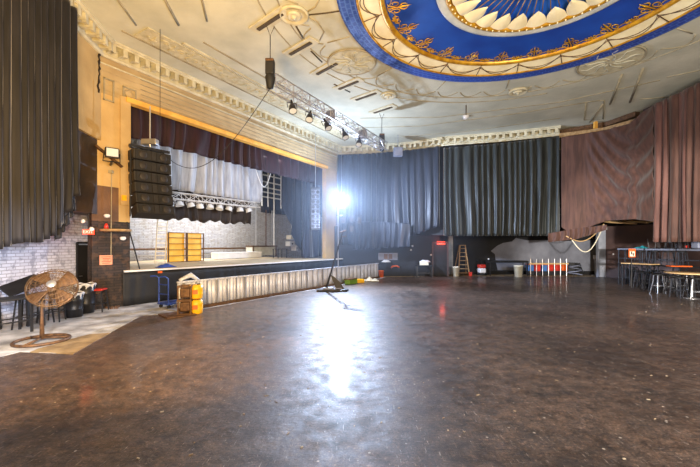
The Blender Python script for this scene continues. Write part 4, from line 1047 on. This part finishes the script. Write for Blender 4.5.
# wooden round tray shelf with clutter on pier
p = stg(116, -0.35, 231.5)
sh = thing('wall_shelf', 'half round brown shelf fixed on dark brick pier', 'shelf', p, ANG)
MB().lathe([(0, 0), (0.40, 0), (0.42, 0.03), (0.42, 0.07), (0, 0.07)], 28).build('tray', M['ladderwood'], sh, True)
MB().bar((-0.2, 0.3, -0.02), (-0.1, 0.0, 0.0), 0.03).bar((0.2, 0.3, -0.02), (0.1, 0, 0), 0.03).build('bracket', M['rust'], sh)
q = p+Vector((-0.22, -0.12, 0.07)); tag(MB().lathe([(0, 0), (0.07, 0), (0.05, 0.12), (0.02, 0.18), (0, 0.18)], 12, q).build('red_bell', M['red'], None, True), 'small red bell on half round shelf', 'bell')
for px, py, lb in ((107, 216, 'small round wall lamp left of conduit on brown band'), (123, 238.5, 'small white wall lamp under the half round shelf')):
    p = stg(px, -0.12, py); t = thing('wall_lamp', lb, 'wall lamp', p, ANG)
    MB().lathe([(0, 0), (0.07, 0.02), (0.09, 0.08), (0.06, 0.12), (0, 0.12)], 14, (0, 0, -0.06)).build('globe', M['white'], t, True); MB().tube([(0, 0, 0), (0, 0.12, 0)], 0.02, 6).build('arm', M['blacksteel'], t)
# notice with printed lines
p = stg(106, -0.03, 260); nt = thing('wall_notice', 'salmon coloured printed notice on dark brick pier', 'notice', p, ANG)
MB().box((0, 0, 0), (0.36, 0.012, 0.30)).build('sheet', M['paper'], nt)
mb = MB()
for k in range(5): mb.box((0.01*(k % 2), -0.008, 0.10-k*0.05), (0.27-0.05*(k % 3), 0.004, 0.016))
mb.build('printed_lines', M['red'], nt)
def text(s, size, m, parent, loc, rot, ext=0.004):
    c = bpy.data.curves.new('sign_letters', 'FONT'); c.body = s; c.size = size; c.extrude = ext; c.align_x = 'CENTER'; c.align_y = 'CENTER'
    o = bpy.data.objects.new('sign_letters', c); COL.objects.link(o); c.materials.append(m); dg = bpy.context.evaluated_depsgraph_get(); dg.update(); me = bpy.data.meshes.new_from_object(o.evaluated_get(dg)); bpy.data.objects.remove(o); o = bpy.data.objects.new('sign_letters', me); COL.objects.link(o); o.parent = parent; o.location = loc; o.rotation_euler = rot; return o
def exit_sign(loc, rz, label, W=0.28, H=0.15, stem=0.5):
    t = thing('exit_sign', label, 'exit sign', loc, rz)
    bevel(MB().box((0, 0, 0), (W, 0.08, H)).build('housing', M['exit'], t), 0.01)
    text('EXIT', H*0.85, M['white'], t, (0, -0.045, 0), (PI/2, 0, 0))
    MB().tube([(0, 0.0, H/2), (0, 0.0, H/2+stem)], 0.02, 6).build('stem', M['black'], t)
    return t
p = at(88.5, 10.45, 232); exit_sign(p, 0.35, 'glowing red exit sign beside left door under dark recess')
light('exit_sign_glow', 'POINT', (p.x+0.1, p.y-0.3, p.z), 3, (1, 0.15, 0.05), 0.1)
for s, lb in ((-1, 'left spot of emergency lamp pair above left exit sign'), (1, 'right spot of emergency lamp pair above left exit sign')):
    q = p+Vector((0.05+s*0.13, 0, 0.26 if s < 0 else 0.02)); q = Vector((q.x, q.y-0.06, q.z+0.06))
    tag(MB().lathe([(0, 0), (0.05, 0), (0.065, 0.08), (0, 0.09)], 12, q, Matrix.Rotation(PI/2, 3, 'X')).build('emergency_spotlight', M['white'], None, True), lb, 'emergency light')

# stools
def stool(label, H=0.75, seatm=None, legm=None, W=0.34, group=None, round_=False):
    t = thing('bar_stool', label, 'stool', (0, 0, 0), 0, group); seatm = seatm or M['black']; legm = legm or M['blacksteel']
    if round_: MB().lathe([(0, H-0.05), (W/2, H-0.05), (W/2+0.01, H-0.02), (W/2-0.02, H), (0, H)], 20).build('seat', seatm, t, True)
    else: bevel(MB().box((0, 0, H-0.025), (W, W, 0.05)).build('seat', seatm, t), 0.015)
    q = W/2-0.04; s_ = W/2+0.02
    for x in (-1, 1):
        for y in (-1, 1): MB().bar((x*q, y*q, H-0.05), (x*s_, y*s_, 0), 0.028).build('leg', legm, t)
    z = H*0.35; e = q+(s_-q)*0.65
    MB().bar((-e, -e, z), (e, -e, z), 0.02).bar((-e, e, z), (e, e, z), 0.02).bar((-e, -e, z), (-e, e, z), 0.02).bar((e, -e, z), (e, e, z), 0.02).build('footrest', legm, t)
    return t
def table(label, W, Dp, H, topm, legm, loc, rz, group=None, thick=0.04, name='high_table'):
    t = thing(name, label, 'table', loc, rz, group)
    bevel(MB().box((0, 0, H-thick/2), (W, Dp, thick)).build('tabletop', topm, t), 0.01)
    for x in (-1, 1):
        for y in (-1, 1): MB().box((x*(W/2-0.05), y*(Dp/2-0.05), (H-thick)/2), (0.045, 0.045, H-thick)).build('leg', legm, t)
    MB().box((0, -(Dp/2-0.05), H*0.35), (W-0.1, 0.03, 0.03)).box((0, (Dp/2-0.05), H*0.35), (W-0.1, 0.03, 0.03)).build('stretcher', legm, t)
    return t
p = fl(8, 337); table('long black table against white brick at left picture edge', 1.2, 0.62, 0.80, M['black'], M['blacksteel'], (p.x-0.35, p.y+0.05, 0.006), 1.15)
sA = stool('black stool at left, between the long table and fan pole', 0.80)
p = fl(31, 329); sA.location = (p.x-0.2, p.y+0.1, 0.006); sA.rotation_euler[2] = 0.3
for (px, py, lb, r) in ((45, 325, 'black stool behind the pedestal fan pole', 0.2), (58, 322, 'black stool right of fan pole before the grey drum', 0.35)):
    p = fl(px, py); dup(sA, (p.x-0.15, p.y+0.05, 0.006), r, lb)
# tilted dark tabletop leaning on the wall
tp = thing('leaning_tabletop', 'dark tabletop leaning against white brick behind the stools', 'tabletop', (-8.0, 8.55, 1.02), 0)
R_ = Matrix.Rotation(1.15, 3, 'Z') @ Matrix.Rotation(-0.35, 3, 'Y') @ Matrix.Rotation(0.55, 3, 'X')
bevel(MB().box((0, 0, 0), (0.75, 0.42, 0.05), m=R_).build('board', M['blacksteel'], tp), 0.01)
MB().bar((0.1, 0, -0.05), (0.15, 0.0, -1.01), 0.05).bar((-0.3, -0.3, -0.1), (-0.25, -0.3, -1.01), 0.05).build('pedestal', M['blacksteel'], tp)
# bins
def bin_(px, py, R, H, label, liner=True):
    p = fl(px, py); t = thing('waste_drum', label, 'bin', (p.x, p.y+R, 0.006))
    MB().lathe([(0, 0), (R*0.92, 0), (R*0.95, H*0.3), (R*1.02, H*0.33), (R*0.97, H*0.36), (R*0.98, H*0.66), (R*1.04, H*0.69), (R, H*0.72), (R, H), (R*0.94, H), (R*0.92, H*0.1), (0, H*0.1)], 26).build('body', M['blacksteel'], t, True)
    if liner:
        mb = MB()
        def ln(u, v):
            a = 2*PI*u; r = R*(0.95+0.14*math.sin(PI*min(1, v*1.3)))+0.012*math.sin(a*9+v*3); return (r*math.cos(a), r*math.sin(a), H+0.02-0.16*v+0.02*math.sin(a*5)+0.05*math.sin(PI*v))
        solid(mb.grid(ln, 60, 6).build('bin_liner', M['liner'], t, True), 0.005)
    return t
bin_(68, 318.5, 0.21, 0.66, 'shorter dark steel drum left of white lined drum'); bin_(79, 314.5, 0.24, 0.84, 'taller dark drum with white liner near left door')
# red topped stool by pier
p = fl(117, 306.5); st2 = stool('black stool with red seat beside dark brick pier', 0.68, M['red'], W=0.40); st2.location = (p.x-0.03, p.y-0.85, 0.006); st2.rotation_euler[2] = 0.25
# debris by pier
mb = MB()
for k in range(14):
    p = fl(rnd.uniform(84, 120), rnd.uniform(306.5, 309)); mb.box((p.x, p.y-0.1, 0.03), (rnd.uniform(0.05, 0.16), rnd.uniform(0.04, 0.1), rnd.uniform(0.03, 0.08)), rnd.uniform(0, 3))
tag(mb.build('debris', M['brownpaint']), 'scattered brown scraps along foot of dark brick pier', 'debris', kind='stuff')
for px, py, s_, lb in ((97, 292, 0.14, 'orange brown box stuck on dark pier above the scraps'),):
    p = stg(px, -0.08, py); tag(bevel(MB().box(p, (0.22, 0.14, 0.12), ANG).build('junction_box', M['rust']), 0.02), lb, 'box')
# cable running down stage end
a = stg(127, -0.2, 222); b = S(0.55, 0.1, SH+0.02)
tag(MB().tube([a, a.lerp(b, 0.5)+Vector((0.02, 0, -0.05)), b], 0.02, 6).build('slack_cable', M['black']), 'black cable slanting down from line array to stage deck', 'cable')

# pedestal fan
pf = fl(42, 342)
fan = thing('pedestal_fan', 'large rusty pedestal fan with round wire cage and ring base', 'fan', (pf.x, pf.y, 0.010))
mb = MB(); RB = 0.45
mb.tube([(RB*math.cos(2*PI*k/40), RB*math.sin(2*PI*k/40), 0.03) for k in range(40)], 0.03, 8, closed=True)
for k in range(3): a = 2*PI*k/3+0.6; mb.tube([(0, 0, 0.08), (RB*math.cos(a), RB*math.sin(a), 0.035)], 0.022, 6)
mb.build('ring_base', M['rust'], fan, True)
HC = Vector((0.22, 0.0, 1.10))
MB().tube([(0, 0, 0.05), (0, 0, 0.5), (0, 0, 0.95)], [0.045, 0.03, 0.025], 10).build('pole', M['rust'], fan, True)
nrm = Vector((0.42, -0.72, 0.62)).normalized(); up = Vector((-0.35, 0.1, 1)).normalized(); xx = up.cross(nrm).normalized(); yy = nrm.cross(xx)
FM = Matrix((xx, yy, nrm)).transposed()
def F(x, y, z): v = HC+FM @ Vector((x, y, z)); return (v.x, v.y, v.z)
RF = 0.42
mb = MB()
for r, z in ((RF, 0.0), (RF*0.99, 0.08), (RF*0.99, -0.08), (RF*0.8, 0.13), (RF*0.6, 0.155), (RF*0.4, 0.165), (RF*0.2, 0.17), (RF*0.8, -0.13), (RF*0.5, -0.16)):
    mb.tube([F(r*math.cos(2*PI*k/36), r*math.sin(2*PI*k/36), z) for k in range(36)], 0.012 if z == 0 else 0.005, 5, closed=True)
for k in range(44):
    a = 2*PI*k/44
    for s in (1, -1):
        mb.tube([F(r*math.cos(a+0.25*(1-r/RF)), r*math.sin(a+0.25*(1-r/RF)), s*z) for r, z in ((0.06, 0.17), (RF*0.5, 0.16), (RF*0.8, 0.13), (RF*0.99, 0.08), (RF, 0.0))], 0.0035, 4)
mb.build('wire_cage', M['wire'], fan)
mb = MB()
for k in range(4):
    a0 = 2*PI*k/4+0.4
    def bl(u, v, a0=a0):
        r = 0.08+0.36*u; a = a0+(v-0.5)*(0.85-0.1*u); return F(r*math.cos(a), r*math.sin(a), (v-0.5)*0.10)
    mb.grid(bl, 8, 8)
solid(mb.build('blades', M['rust'], fan, True), 0.006)
MB().lathe([(0, -0.30), (0.09, -0.28), (0.10, -0.1), (0.07, 0.0), (0.09, 0.02), (0.08, 0.05), (0, 0.06)], 18, HC, FM).build('motor', M['rust'], fan, True)
MB().lathe([(0, 0.165), (0.085, 0.165), (0.08, 0.18), (0, 0.185)], 18, HC, FM).build('badge', M['alu'], fan, True)
v = Vector(F(0, 0, -0.2)); MB().tube([(0, 0, 0.9), (0.02, 0.05, 1.0), v], 0.03, 8).build('neck', M['rust'], fan, True)

# ------------------------------------------------------------------ far wall things
# framed board of four panels
Yw = 22.3
p = at(388, Yw, 256.5); pbz = thing('wall_control_panel', 'row of four grey panels on far black wall', 'control panel', (p.x, p.y, p.z))
MB().box((0, 0, 0), (1.22, 0.06, 0.44)).build('backboard', M['greycab'], pbz)
for k in range(4):
    MB().box((-0.45+0.3*k, -0.05, 0), (0.24, 0.04, 0.32)).build('panel', M['greywall'] if k in (0, 3) else M['brownpaint'], pbz)
def uplamp(px, py, Y, label, R=0.28):
    p = at(px, Y, py); t = thing('wall_uplight', label, 'wall light', p)
    MB().lathe([(0, 0.0), (R*0.5, 0.03), (R*0.95, -0.07), (R, -0.1), (R*0.9, -0.1), (0, -0.02)], 20).build('shade', M['white'], t, True); MB().tube([(0, 0.0, 0), (0, 0.22, 0.0)], 0.02, 6).build('arm', M['black'], t)
    return t
uplamp(386, 260.5, 22.1, 'white wall light fitting under the four panel board', 0.3)
uplamp(425, 260.5, 21.9, 'wide white dome wall light left of dark doorway', 0.36)
p = at(395, 22.3, 267); tag(MB().tube([(p.x-0.25, p.y, p.z-0.05), (p.x-0.15, p.y, p.z+0.05), (p.x+0.1, p.y, p.z+0.07), (p.x+0.28, p.y, p.z-0.02)], 0.05, 8).build('orange_strap', M['orange'], None, True), 'orange strap hung on far black wall below panels', 'strap')
for px, py, lb in ((412.5, 246, 'upper small white lamp on far black wall'), (411, 250, 'lower small white lamp on far black wall'), (431, 255, 'small pale lamp beside dark doorway'), (488.5, 259, 'tiny white lamp on black wall right of ladder')):
    Y = 22.2 if px < 440 else 23.75; p = at(px, Y, py); tag(MB().lathe([(0, -0.06), (0.06, -0.03), (0.06, 0.03), (0, 0.06)], 10, p).build('wall_lamp', M['white'], None, True), lb, 'wall lamp')
p = at(441, 22.30, 243); exit_sign(p, 0.0, 'glowing red exit sign over dark doorway in far wall', 0.5, 0.2, 0.1)
light('exit_sign_glow_far', 'POINT', (p.x, p.y-0.4, p.z), 14, (1, 0.12, 0.08), 0.15)
def bucket(px, py, R, H, m, label, name='bucket', cat='bucket', handle=True):
    p = fl(px, py); t = thing(name, label, cat, (p.x, p.y+R, 0.0))
    MB().lathe([(0, 0), (R*0.8, 0), (R*0.97, H*0.9), (R, H*0.9), (R, H), (R*0.93, H), (R*0.75, 0.03), (0, 0.03)], 22).build('body', m, t, True)
    if handle: MB().tube([(R*math.cos(PI*k/10), -0.02-R*0.3*math.sin(PI*k/10), H*0.92-R*0.6*math.sin(PI*k/10)) for k in range(11)], 0.01, 5).build('handle', M['chrome'], t)
    return t
bucket(381.5, 277.7, 0.17, 0.42, M['orange'], 'orange bucket at the far end of crowd barricade')
bucket(457.0, 276.6, 0.2, 0.62, M['cream'], 'cream bucket beside wooden stepladder')
bucket(520.5, 277.3, 0.27, 0.72, M['cream'], 'cream waste bin left of the coloured tubs', 'waste_bin', 'bin', False)
p = fl(351, 284.3); tc_ = thing('tool_box', 'green toolbox on floor against barricade', 'toolbox', (p.x, p.y, 0.006), brz)
bevel(MB().box((0, 0, 0.13), (0.75, 0.3, 0.24)).build('body', M['green'], tc_), 0.02); bevel(MB().box((0, 0, 0.27), (0.78, 0.32, 0.05)).build('lid', M['rust'], tc_), 0.01)
p = fl(360, 282.9); tag(bevel(MB().box((p.x, p.y, 0.11), (0.4, 0.3, 0.2), 0.4).build('small_crate', M['yellow']), 0.03), 'small yellow green crate right of green toolbox', 'crate')
p = fl(370, 281.2); tag(solid(MB().grid(lambda u, v: (p.x-0.5+1.0*u, p.y-0.2+0.5*v, 0.02+0.16*math.sin(PI*u)*math.sin(PI*v)*(1+0.4*math.sin(u*17))), 20, 10).build('cloth_heap', M['cream'], None, True), 0.02), 'pale cloth heap on floor near barricade end', 'cloth')
# small table with stool by far wall
p = fl(424, 277.4); table('small black table under dome wall light', 1.0, 0.5, 0.75, M['black'], M['blacksteel'], (p.x, p.y, 0), 0, name='side_table')
tag(MB().box((p.x, p.y, 0.85), (0.5, 0.2, 0.18)).build('paper_stack', M['cream']), 'pale box on small black table at far wall', 'box')
# stepladder
pl = fl(462.5, 275.4); t = thing('stepladder', 'tall wooden stepladder before far black wall', 'ladder', (pl.x, pl.y, 0))
HL = 1.98
for s in (-1, 1):
    MB().bar((s*0.36, -0.3, 0), (s*0.17, 0, HL), 0.05, 0.07).build('front_rail', M['ladderwood'], t); MB().bar((s*0.42, 0.55, 0), (s*0.20, 0.05, HL-0.05), 0.04, 0.05).build('rear_rail', M['ladderwood'], t)
for k in range(7):
    f = (k+0.7)/7.5; MB().box((0, -0.3+0.3*f, HL*f), (2*(0.36-0.19*f), 0.11, 0.035)).build('step', M['ladderwood'], t)
MB().box((0, 0.02, HL), (0.42, 0.2, 0.04)).build('top_cap', M['ladderwood'], t)
p = fl(466, 275.6); tag(MB().box((p.x+0.1, p.y-0.55, 0.3), (0.14, 0.2, 0.26)).build('red_box', M['red']), 'small red box standing at foot of stepladder', 'box').location = (0, 0, -0.15)
# red/white floor machine
p = fl(481.5, 275.3); fm = thing('floor_scrubber', 'red and white floor machine against far black wall', 'floor machine', (p.x, p.y, 0))
bevel(MB().box((0, 0, 0.32), (0.42, 0.6, 0.32)).build('tank', M['white'], fm), 0.08, 3); bevel(MB().box((0, 0, 0.6), (0.44, 0.5, 0.24)).build('hood', M['red'], fm), 0.08, 3)
MB().lathe([(0, 0), (0.32, 0), (0.32, 0.09), (0.2, 0.14), (0, 0.14)], 22, (0, -0.05, 0.02)).build('brush_deck', M['rubber'], fm, True); MB().tube([(0.1, 0.25, 0.7), (0.15, 0.5, 1.0), (-0.15, 0.5, 1.0), (-0.1, 0.25, 0.7)], 0.02, 6).build('handle', M['blacksteel'], fm)
# black table left of tubs
p = fl(509, 276); table('long black folding table before grey wall patch', 2.5, 0.7, 0.98, M['black'], M['blacksteel'], (p.x-0.05, p.y+0.2, 0), 0, thick=0.12, name='folding_table')
# coloured tubs
tcol = ['bluep', 'red', 'bluep', 'red', 'red', 'orange']
tl = ['blue tub next to cream waste bin, leftmost of the row', 'red tub between the two blue tubs', 'blue tub between two red tubs', 'red tub right of the second blue tub', 'red tub fifth along, before black clutter', 'orange tub at right end of the row by folded chairs']
for k, (c, lb) in enumerate(zip(tcol, tl)):
    px = 530+6.7*k; p = fl(px, 275.5+0.2*math.sin(k)); t = thing('storage_tub', lb, 'tub', (p.x, p.y, 0), 0, 'coloured tubs along the far wall')
    bevel(MB().box((0, 0, 0.5), (0.36, 0.36, 0.40)).build('body', M[c], t), 0.05, 3)
    bevel(MB().box((0, 0, 0.74), (0.41, 0.40, 0.06)).build('rim', M['orange' if k % 2 == 0 else 'red'], t), 0.01)
    MB().box((0, 0, 0.17), (0.36, 0.36, 0.24)).build('trolley_base', M['black'], t)
    for s in (-1, 1): MB().lathe([(0, -0.02), (0.045, -0.02), (0.045, 0.02), (0, 0.02)], 10, (s*0.14, -0.15, 0.045), Matrix.Rotation(PI/2, 3, 'Y')).build('castor', M['rubber'], t)
a = fl(527, 275.8); b = fl(567, 276.0)
rl = thing('wooden_rail', 'pale wooden plank rail on chrome posts before coloured tubs', 'rail', (a.x, a.y-0.3, 0))
L_ = b.x-a.x
MB().box((L_/2, 0, 0.80), (L_, 0.05, 0.09)).build('plank', M['wood'], rl)
for k in range(7): MB().tube([(0.1+k*(L_-0.2)/6, 0.04, 0), (0.1+k*(L_-0.2)/6, 0.04, 1.1)], 0.018, 6).build('post', M['chrome'], rl)
# folded chairs clutter
def folded_chair(label, loc, rz, tilt):
    t = thing('folding_chair', label, 'chair', loc, rz, 'folding chairs heaped by the far wall'); R_ = Matrix.Rotation(tilt, 3, 'X')
    def T(x, y, z): v = R_ @ Vector((x, y, z)); return (v.x, v.y, v.z)
    for s in (-1, 1): MB().tube([T(s*0.2, 0, 0), T(s*0.2, 0, 0.85)], 0.014, 6).tube([T(s*0.18, 0.06, 0), T(s*0.18, 0.0, 0.6)], 0.012, 6).build('leg', M['blacksteel'], t)
    MB().box(T(0, 0.02, 0.42), (0.38, 0.04, 0.36), m=R_).build('seat', M['black'], t); MB().box(T(0, 0, 0.74), (0.4, 0.03, 0.2), m=R_).build('backrest', M['black'], t)
for k, (px, lb) in enumerate(((571, 'folded black chair next to orange tub'), (576, 'middle folded black chair in heap by far wall'), (582, 'folded black chair leaning farthest right in heap'))):
    p = fl(px, 275.7); folded_chair(lb, (p.x, p.y, 0.02), 0.4*k-0.5, -0.15-0.12*k)
p = fl(575, 276.6); tag(MB().tube([(p.x+0.5*math.cos(k*0.9)*(1-k*0.03), p.y+0.3*math.sin(k*0.9), 0.1+0.05*k) for k in range(14)], 0.03, 6).build('hose_coil', M['greycab'], None, True), 'grey hose heaped before folded black chairs', 'hose')
p = fl(595, 275.5); ms = thing('microphone_stand', 'thin white topped stand left of grey partition end', 'stand', (p.x, p.y, 0))
MB().tube([(0, 0, 0), (0, 0, 1.1)], 0.025, 6).build('pole', M['chrome'], ms); MB().box((0, 0, 1.2), (0.16, 0.08, 0.24)).build('head', M['white'], ms); MB().lathe([(0.22, 0), (0.2, 0.03), (0, 0.04)], 16).build('base', M['chrome'], ms)
# looped rope at the corner
a = at(572, 18.2, 240); b = at(604, 18.2, 224)
tag(MB().tube([a.lerp(b, k/20)+Vector((0, 0, -1.0*math.sin(PI*k/20))) for k in range(21)], 0.028, 6).build('hanging_rope', M['cream'], None, True), 'pale rope looping below the brown drape corner', 'rope')
a = at(566, 18.2, 236); tag(MB().tube([a.lerp(b, k/20)+Vector((0, 0, -0.55*math.sin(PI*k/20))) for k in range(21)], 0.028, 6).build('hanging_rope', M['wood'], None, True), 'shorter tan rope loop above the pale rope', 'rope')
# wood round tops on partition
for (px, Y, R, lb) in ((612, 20.8, 0.85, 'round wooden tabletop lying on left end of partition'), (628, 20.2, 0.6, 'second wooden tabletop on partition, right of round one')):
    p = at(px, Y, 224); t = thing('round_tabletop', lb, 'tabletop', (p.x+0.15, p.y-0.3, 3.30)); t.rotation_euler = (0.16, 0.04, 0); 
    MB().lathe([(0, 0), (R, 0), (R+0.02, 0.05), (R, 0.10), (0, 0.10)], 32).build('board', M['wood'], t, True); MB().lathe([(0.22, -0.04), (0.2, 0.0)], 12).build('mount', M['blacksteel'], t)
p = at(652, 18.6, 226); tag(MB().bar((p.x-0.3, p.y, 3.2), (p.x+0.5, p.y-0.2, 3.3), 0.12, 0.06).build('wood_batten', M['wood']), 'short pale wood batten on right end of partition', 'batten')
for px, py, Y in ((611, 254, 21.0),):
    p = at(px, Y, py); tag(MB().lathe([(0, -0.05), (0.06, 0), (0, 0.05)], 10, p-Vector((0.05, 0.25, 0))).build('wall_lamp', M['white']), 'tiny white lamp on brown partition', 'wall lamp')

# ------------------------------------------------------------------ right side: stacked tables and stools
# back row of tall tables with second tables on top
rz = -1.25
def rt(px, py, **k): p = fl(px, py); return p
lbT = ['tall black table nearest partition in the right row', 'tall black table in middle of the right row', 'tall black table behind the round wood table']
for k, p in enumerate((Vector((14.1, 17.4)), Vector((14.5, 16.2)), Vector((14.9, 15.0)))):
    table(lbT[k], 1.15, 0.62, 1.05, M['black'], M['blacksteel'], (p.x, p.y, 0), rz, 'tall black tables at right')
lbU = ['black table stacked upon the tall table nearest partition', 'black table stacked upon the middle tall table', 'black table stacked at right behind round wood table']
for k, p in enumerate((Vector((14.1, 17.4)), Vector((14.5, 16.2)), Vector((14.9, 15.0)))):
    table(lbU[k], 1.2, 0.56, 0.78, M['slate'], M['blacksteel'], (p.x+0.02, p.y+0.02, 1.055), rz, 'black tables stacked on top at right', 0.09)
# front round wood table
p = fl(688, 298.5); rw = thing('round_table', 'round pale wood table with white pedestal at right picture edge', 'table', (p.x+0.15, p.y, 0))
MB().lathe([(0, 0.93), (0.78, 0.93), (0.80, 0.95), (0.78, 0.97), (0, 0.97)], 40).build('tabletop', M['wood'], rw, True)
MB().lathe([(0.26, 0), (0.26, 0.02), (0.06, 0.05), (0.045, 0.1), (0.045, 0.93)], 20).build('pedestal', M['chrome'], rw, True)
t = thing('wood_top_table', 'dark wood edged table near the orange framed sign', 'table', (13.62, 16.45, 0), rz)
bevel(MB().box((0, 0, 1.12), (1.3, 0.6, 0.04)).build('tabletop', M['wood'], t), 0.01)
for x in (-0.6, 0.6):
    for y in (-0.25, 0.25): MB().box((x, y, 0.55), (0.04, 0.04, 1.1)).build('leg', M['blacksteel'], t)
# stools
sB = stool('black round bar stool at the right', 0.78, M['black'], M['stoolsteel'], 0.34, 'black bar stools crowded under right tables', True)
spots = [(628, 284, 0), (636, 286.5, 0), (644, 288.5, 0), (663, 292.5, 0), (673, 295, 0), (692, 298, 0), (645, 283.5, 0), (655, 287, 0), (682, 292, 0), (690, 293, 0), (624, 282, 0), (632, 285, 1), (640, 287.5, 0), (648, 289, 1), (656, 291, 0), (668, 293.5, 1), (679, 297.5, 0), (697, 299, 1), (634, 281.5, 0), (650, 285, 0), (674, 289, 0), (660, 286, 0)]
sl_ = ['black bar stool between the first two beside partition', 'black bar stool just left of framed sign post', 'black bar stool right of framed sign post', 'black bar stool directly right of the chrome framed stool', 'black bar stool behind left edge of round wood table', 'black bar stool right of the white pedestal', 'black bar stool under dark wood edged table, far side', 'black bar stool beneath middle of dark wood edged table', 'black bar stool behind round wood table, left of two', 'black bar stool behind round wood table, right of two', 'black bar stool nearest the brown partition foot', 'black bar stool second from brown partition', 'black bar stool under the orange framed sign', 'black bar stool front of dark wood edged table', 'black bar stool between framed sign and round wood table', 'black bar stool left of the round wood table', 'black bar stool just before the white pedestal', 'black bar stool at right picture edge beside round table',
       'black bar stool behind the front row near partition', 'black bar stool under the first tall table', 'black bar stool under the third tall table', 'black bar stool under the middle tall table']
for k, ((px, py, c), lb) in enumerate(zip(spots, sl_)):
    p = fl(px, py); o = sB if k == 0 else dup(sB, label=lb)
    o['label'] = lb; o.location = (p.x, p.y, 0); o.rotation_euler = (0, 0, k*0.7)
# chrome chair frame
p = fl(658, 293.5); ch = thing('chrome_stool', 'chrome framed stool in front of the tall tables', 'stool', (p.x, p.y, 0), 0.3)
MB().lathe([(0, 0.76), (0.19, 0.76), (0.19, 0.80), (0, 0.81)], 20).build('seat', M['black'], ch, True)
for k in range(4): a = k*PI/2+0.5; MB().tube([(0.13*math.cos(a), 0.13*math.sin(a), 0.76), (0.16*math.cos(a), 0.16*math.sin(a), 0.45), (0.25*math.cos(a), 0.25*math.sin(a), 0.0)], 0.016, 6).build('leg', M['chrome'], ch)
MB().tube([(0.18*math.cos(2*PI*k/20), 0.18*math.sin(2*PI*k/20), 0.32) for k in range(20)], 0.012, 6, closed=True).build('foot_ring', M['chrome'], ch, True)
# inverted stools on the tables
k = 0
il = ['upturned black stool on top tables, leftmost', 'upturned black stool second on the top tables', 'upturned black stool in middle of the top tables', 'upturned black stool fourth on the top tables', 'upturned black stool on top tables at right edge']
for (px, lb) in zip((652, 662, 671, 680, 690), il):
    Y = 700/(289.5-245); p = at(px, Y-(px-652)*0.02, 0); 
    dup(sB, (p.x, p.y, 1.84+0.78*0.55+0.0), None, lb, rot=(PI, 0, 0.3*px), scale=(0.8, 0.8, 0.55))
for (px, lb) in zip((640, 655, 668, 682), ('black stool upright on tall table nearest partition', 'black stool upright between stacked tables, second', 'black stool upright between stacked tables, third', 'black stool upright on tall table behind round table')):
    p = at(px, 700/(286.5+(px-640)*0.1-245), 0); dup(sB, (p.x, p.y, 1.055), 0.2, lb, scale=(0.85, 0.85, 0.85))
# signs and small things
p = at(632, 16.4, 253); sg = thing('framed_sign', 'orange framed white sign at left end of right tables', 'sign', p, -0.2)
MB().box((0, 0, 0), (0.28, 0.03, 0.40)).build('frame', M['orange'], sg); MB().box((0, -0.02, -0.04), (0.2, 0.01, 0.24)).build('sheet', M['cream'], sg)
MB().box((-0.03, -0.028, 0.0), (0.05, 0.005, 0.14)).box((0.04, -0.028, -0.06), (0.05, 0.005, 0.12)).build('print', M['ink'], sg); MB().tube([(0, 0.03, -0.2), (0, 0.03, -(p.z)+0.0)], 0.015, 6).build('post', M['blacksteel'], sg)
p = at(641, 17.2, 247.5); tag(solid(MB().grid(lambda u, v: (p.x-0.25+0.55*u, p.y-0.2+0.35*v, 1.845+0.09*math.sin(PI*u)*math.sin(PI*v)*(1+0.3*math.sin(u*14))), 16, 10).build('folded_cloth', M['teal'], None, True), 0.02), 'teal cloth lying on stacked table by framed sign', 'cloth')
p = at(679, 14.9, 262); tag(bevel(MB().box((p.x, p.y, 1.13), (0.75, 0.4, 0.05), -0.3).build('serving_tray', M['orange']), 0.02), 'orange tray lying on the tall tables at right', 'tray').location = (0, 0, -0.03)
p = at(688, 15.3, 246); 
for dx, lb in ((-0.1, 'left red cup on the stacked tables'), (0.06, 'right red cup on the stacked tables')): tag(MB().lathe([(0, 0), (0.045, 0), (0.06, 0.13), (0.05, 0.13), (0.04, 0.01), (0, 0.01)], 14, (p.x+dx, p.y, 1.85)).build('plastic_cup', M['red'], None, True), lb, 'cup')
p = at(698, 14.8, 245); tag(bevel(MB().box((p.x+0.1, p.y, 2.0), (0.5, 0.35, 0.3)).build('equipment_case', M['greycab']), 0.06, 3), 'rounded grey case on stacked tables at right edge', 'case').location = (0, 0, 0)
p = at(637, 16.9, 244);
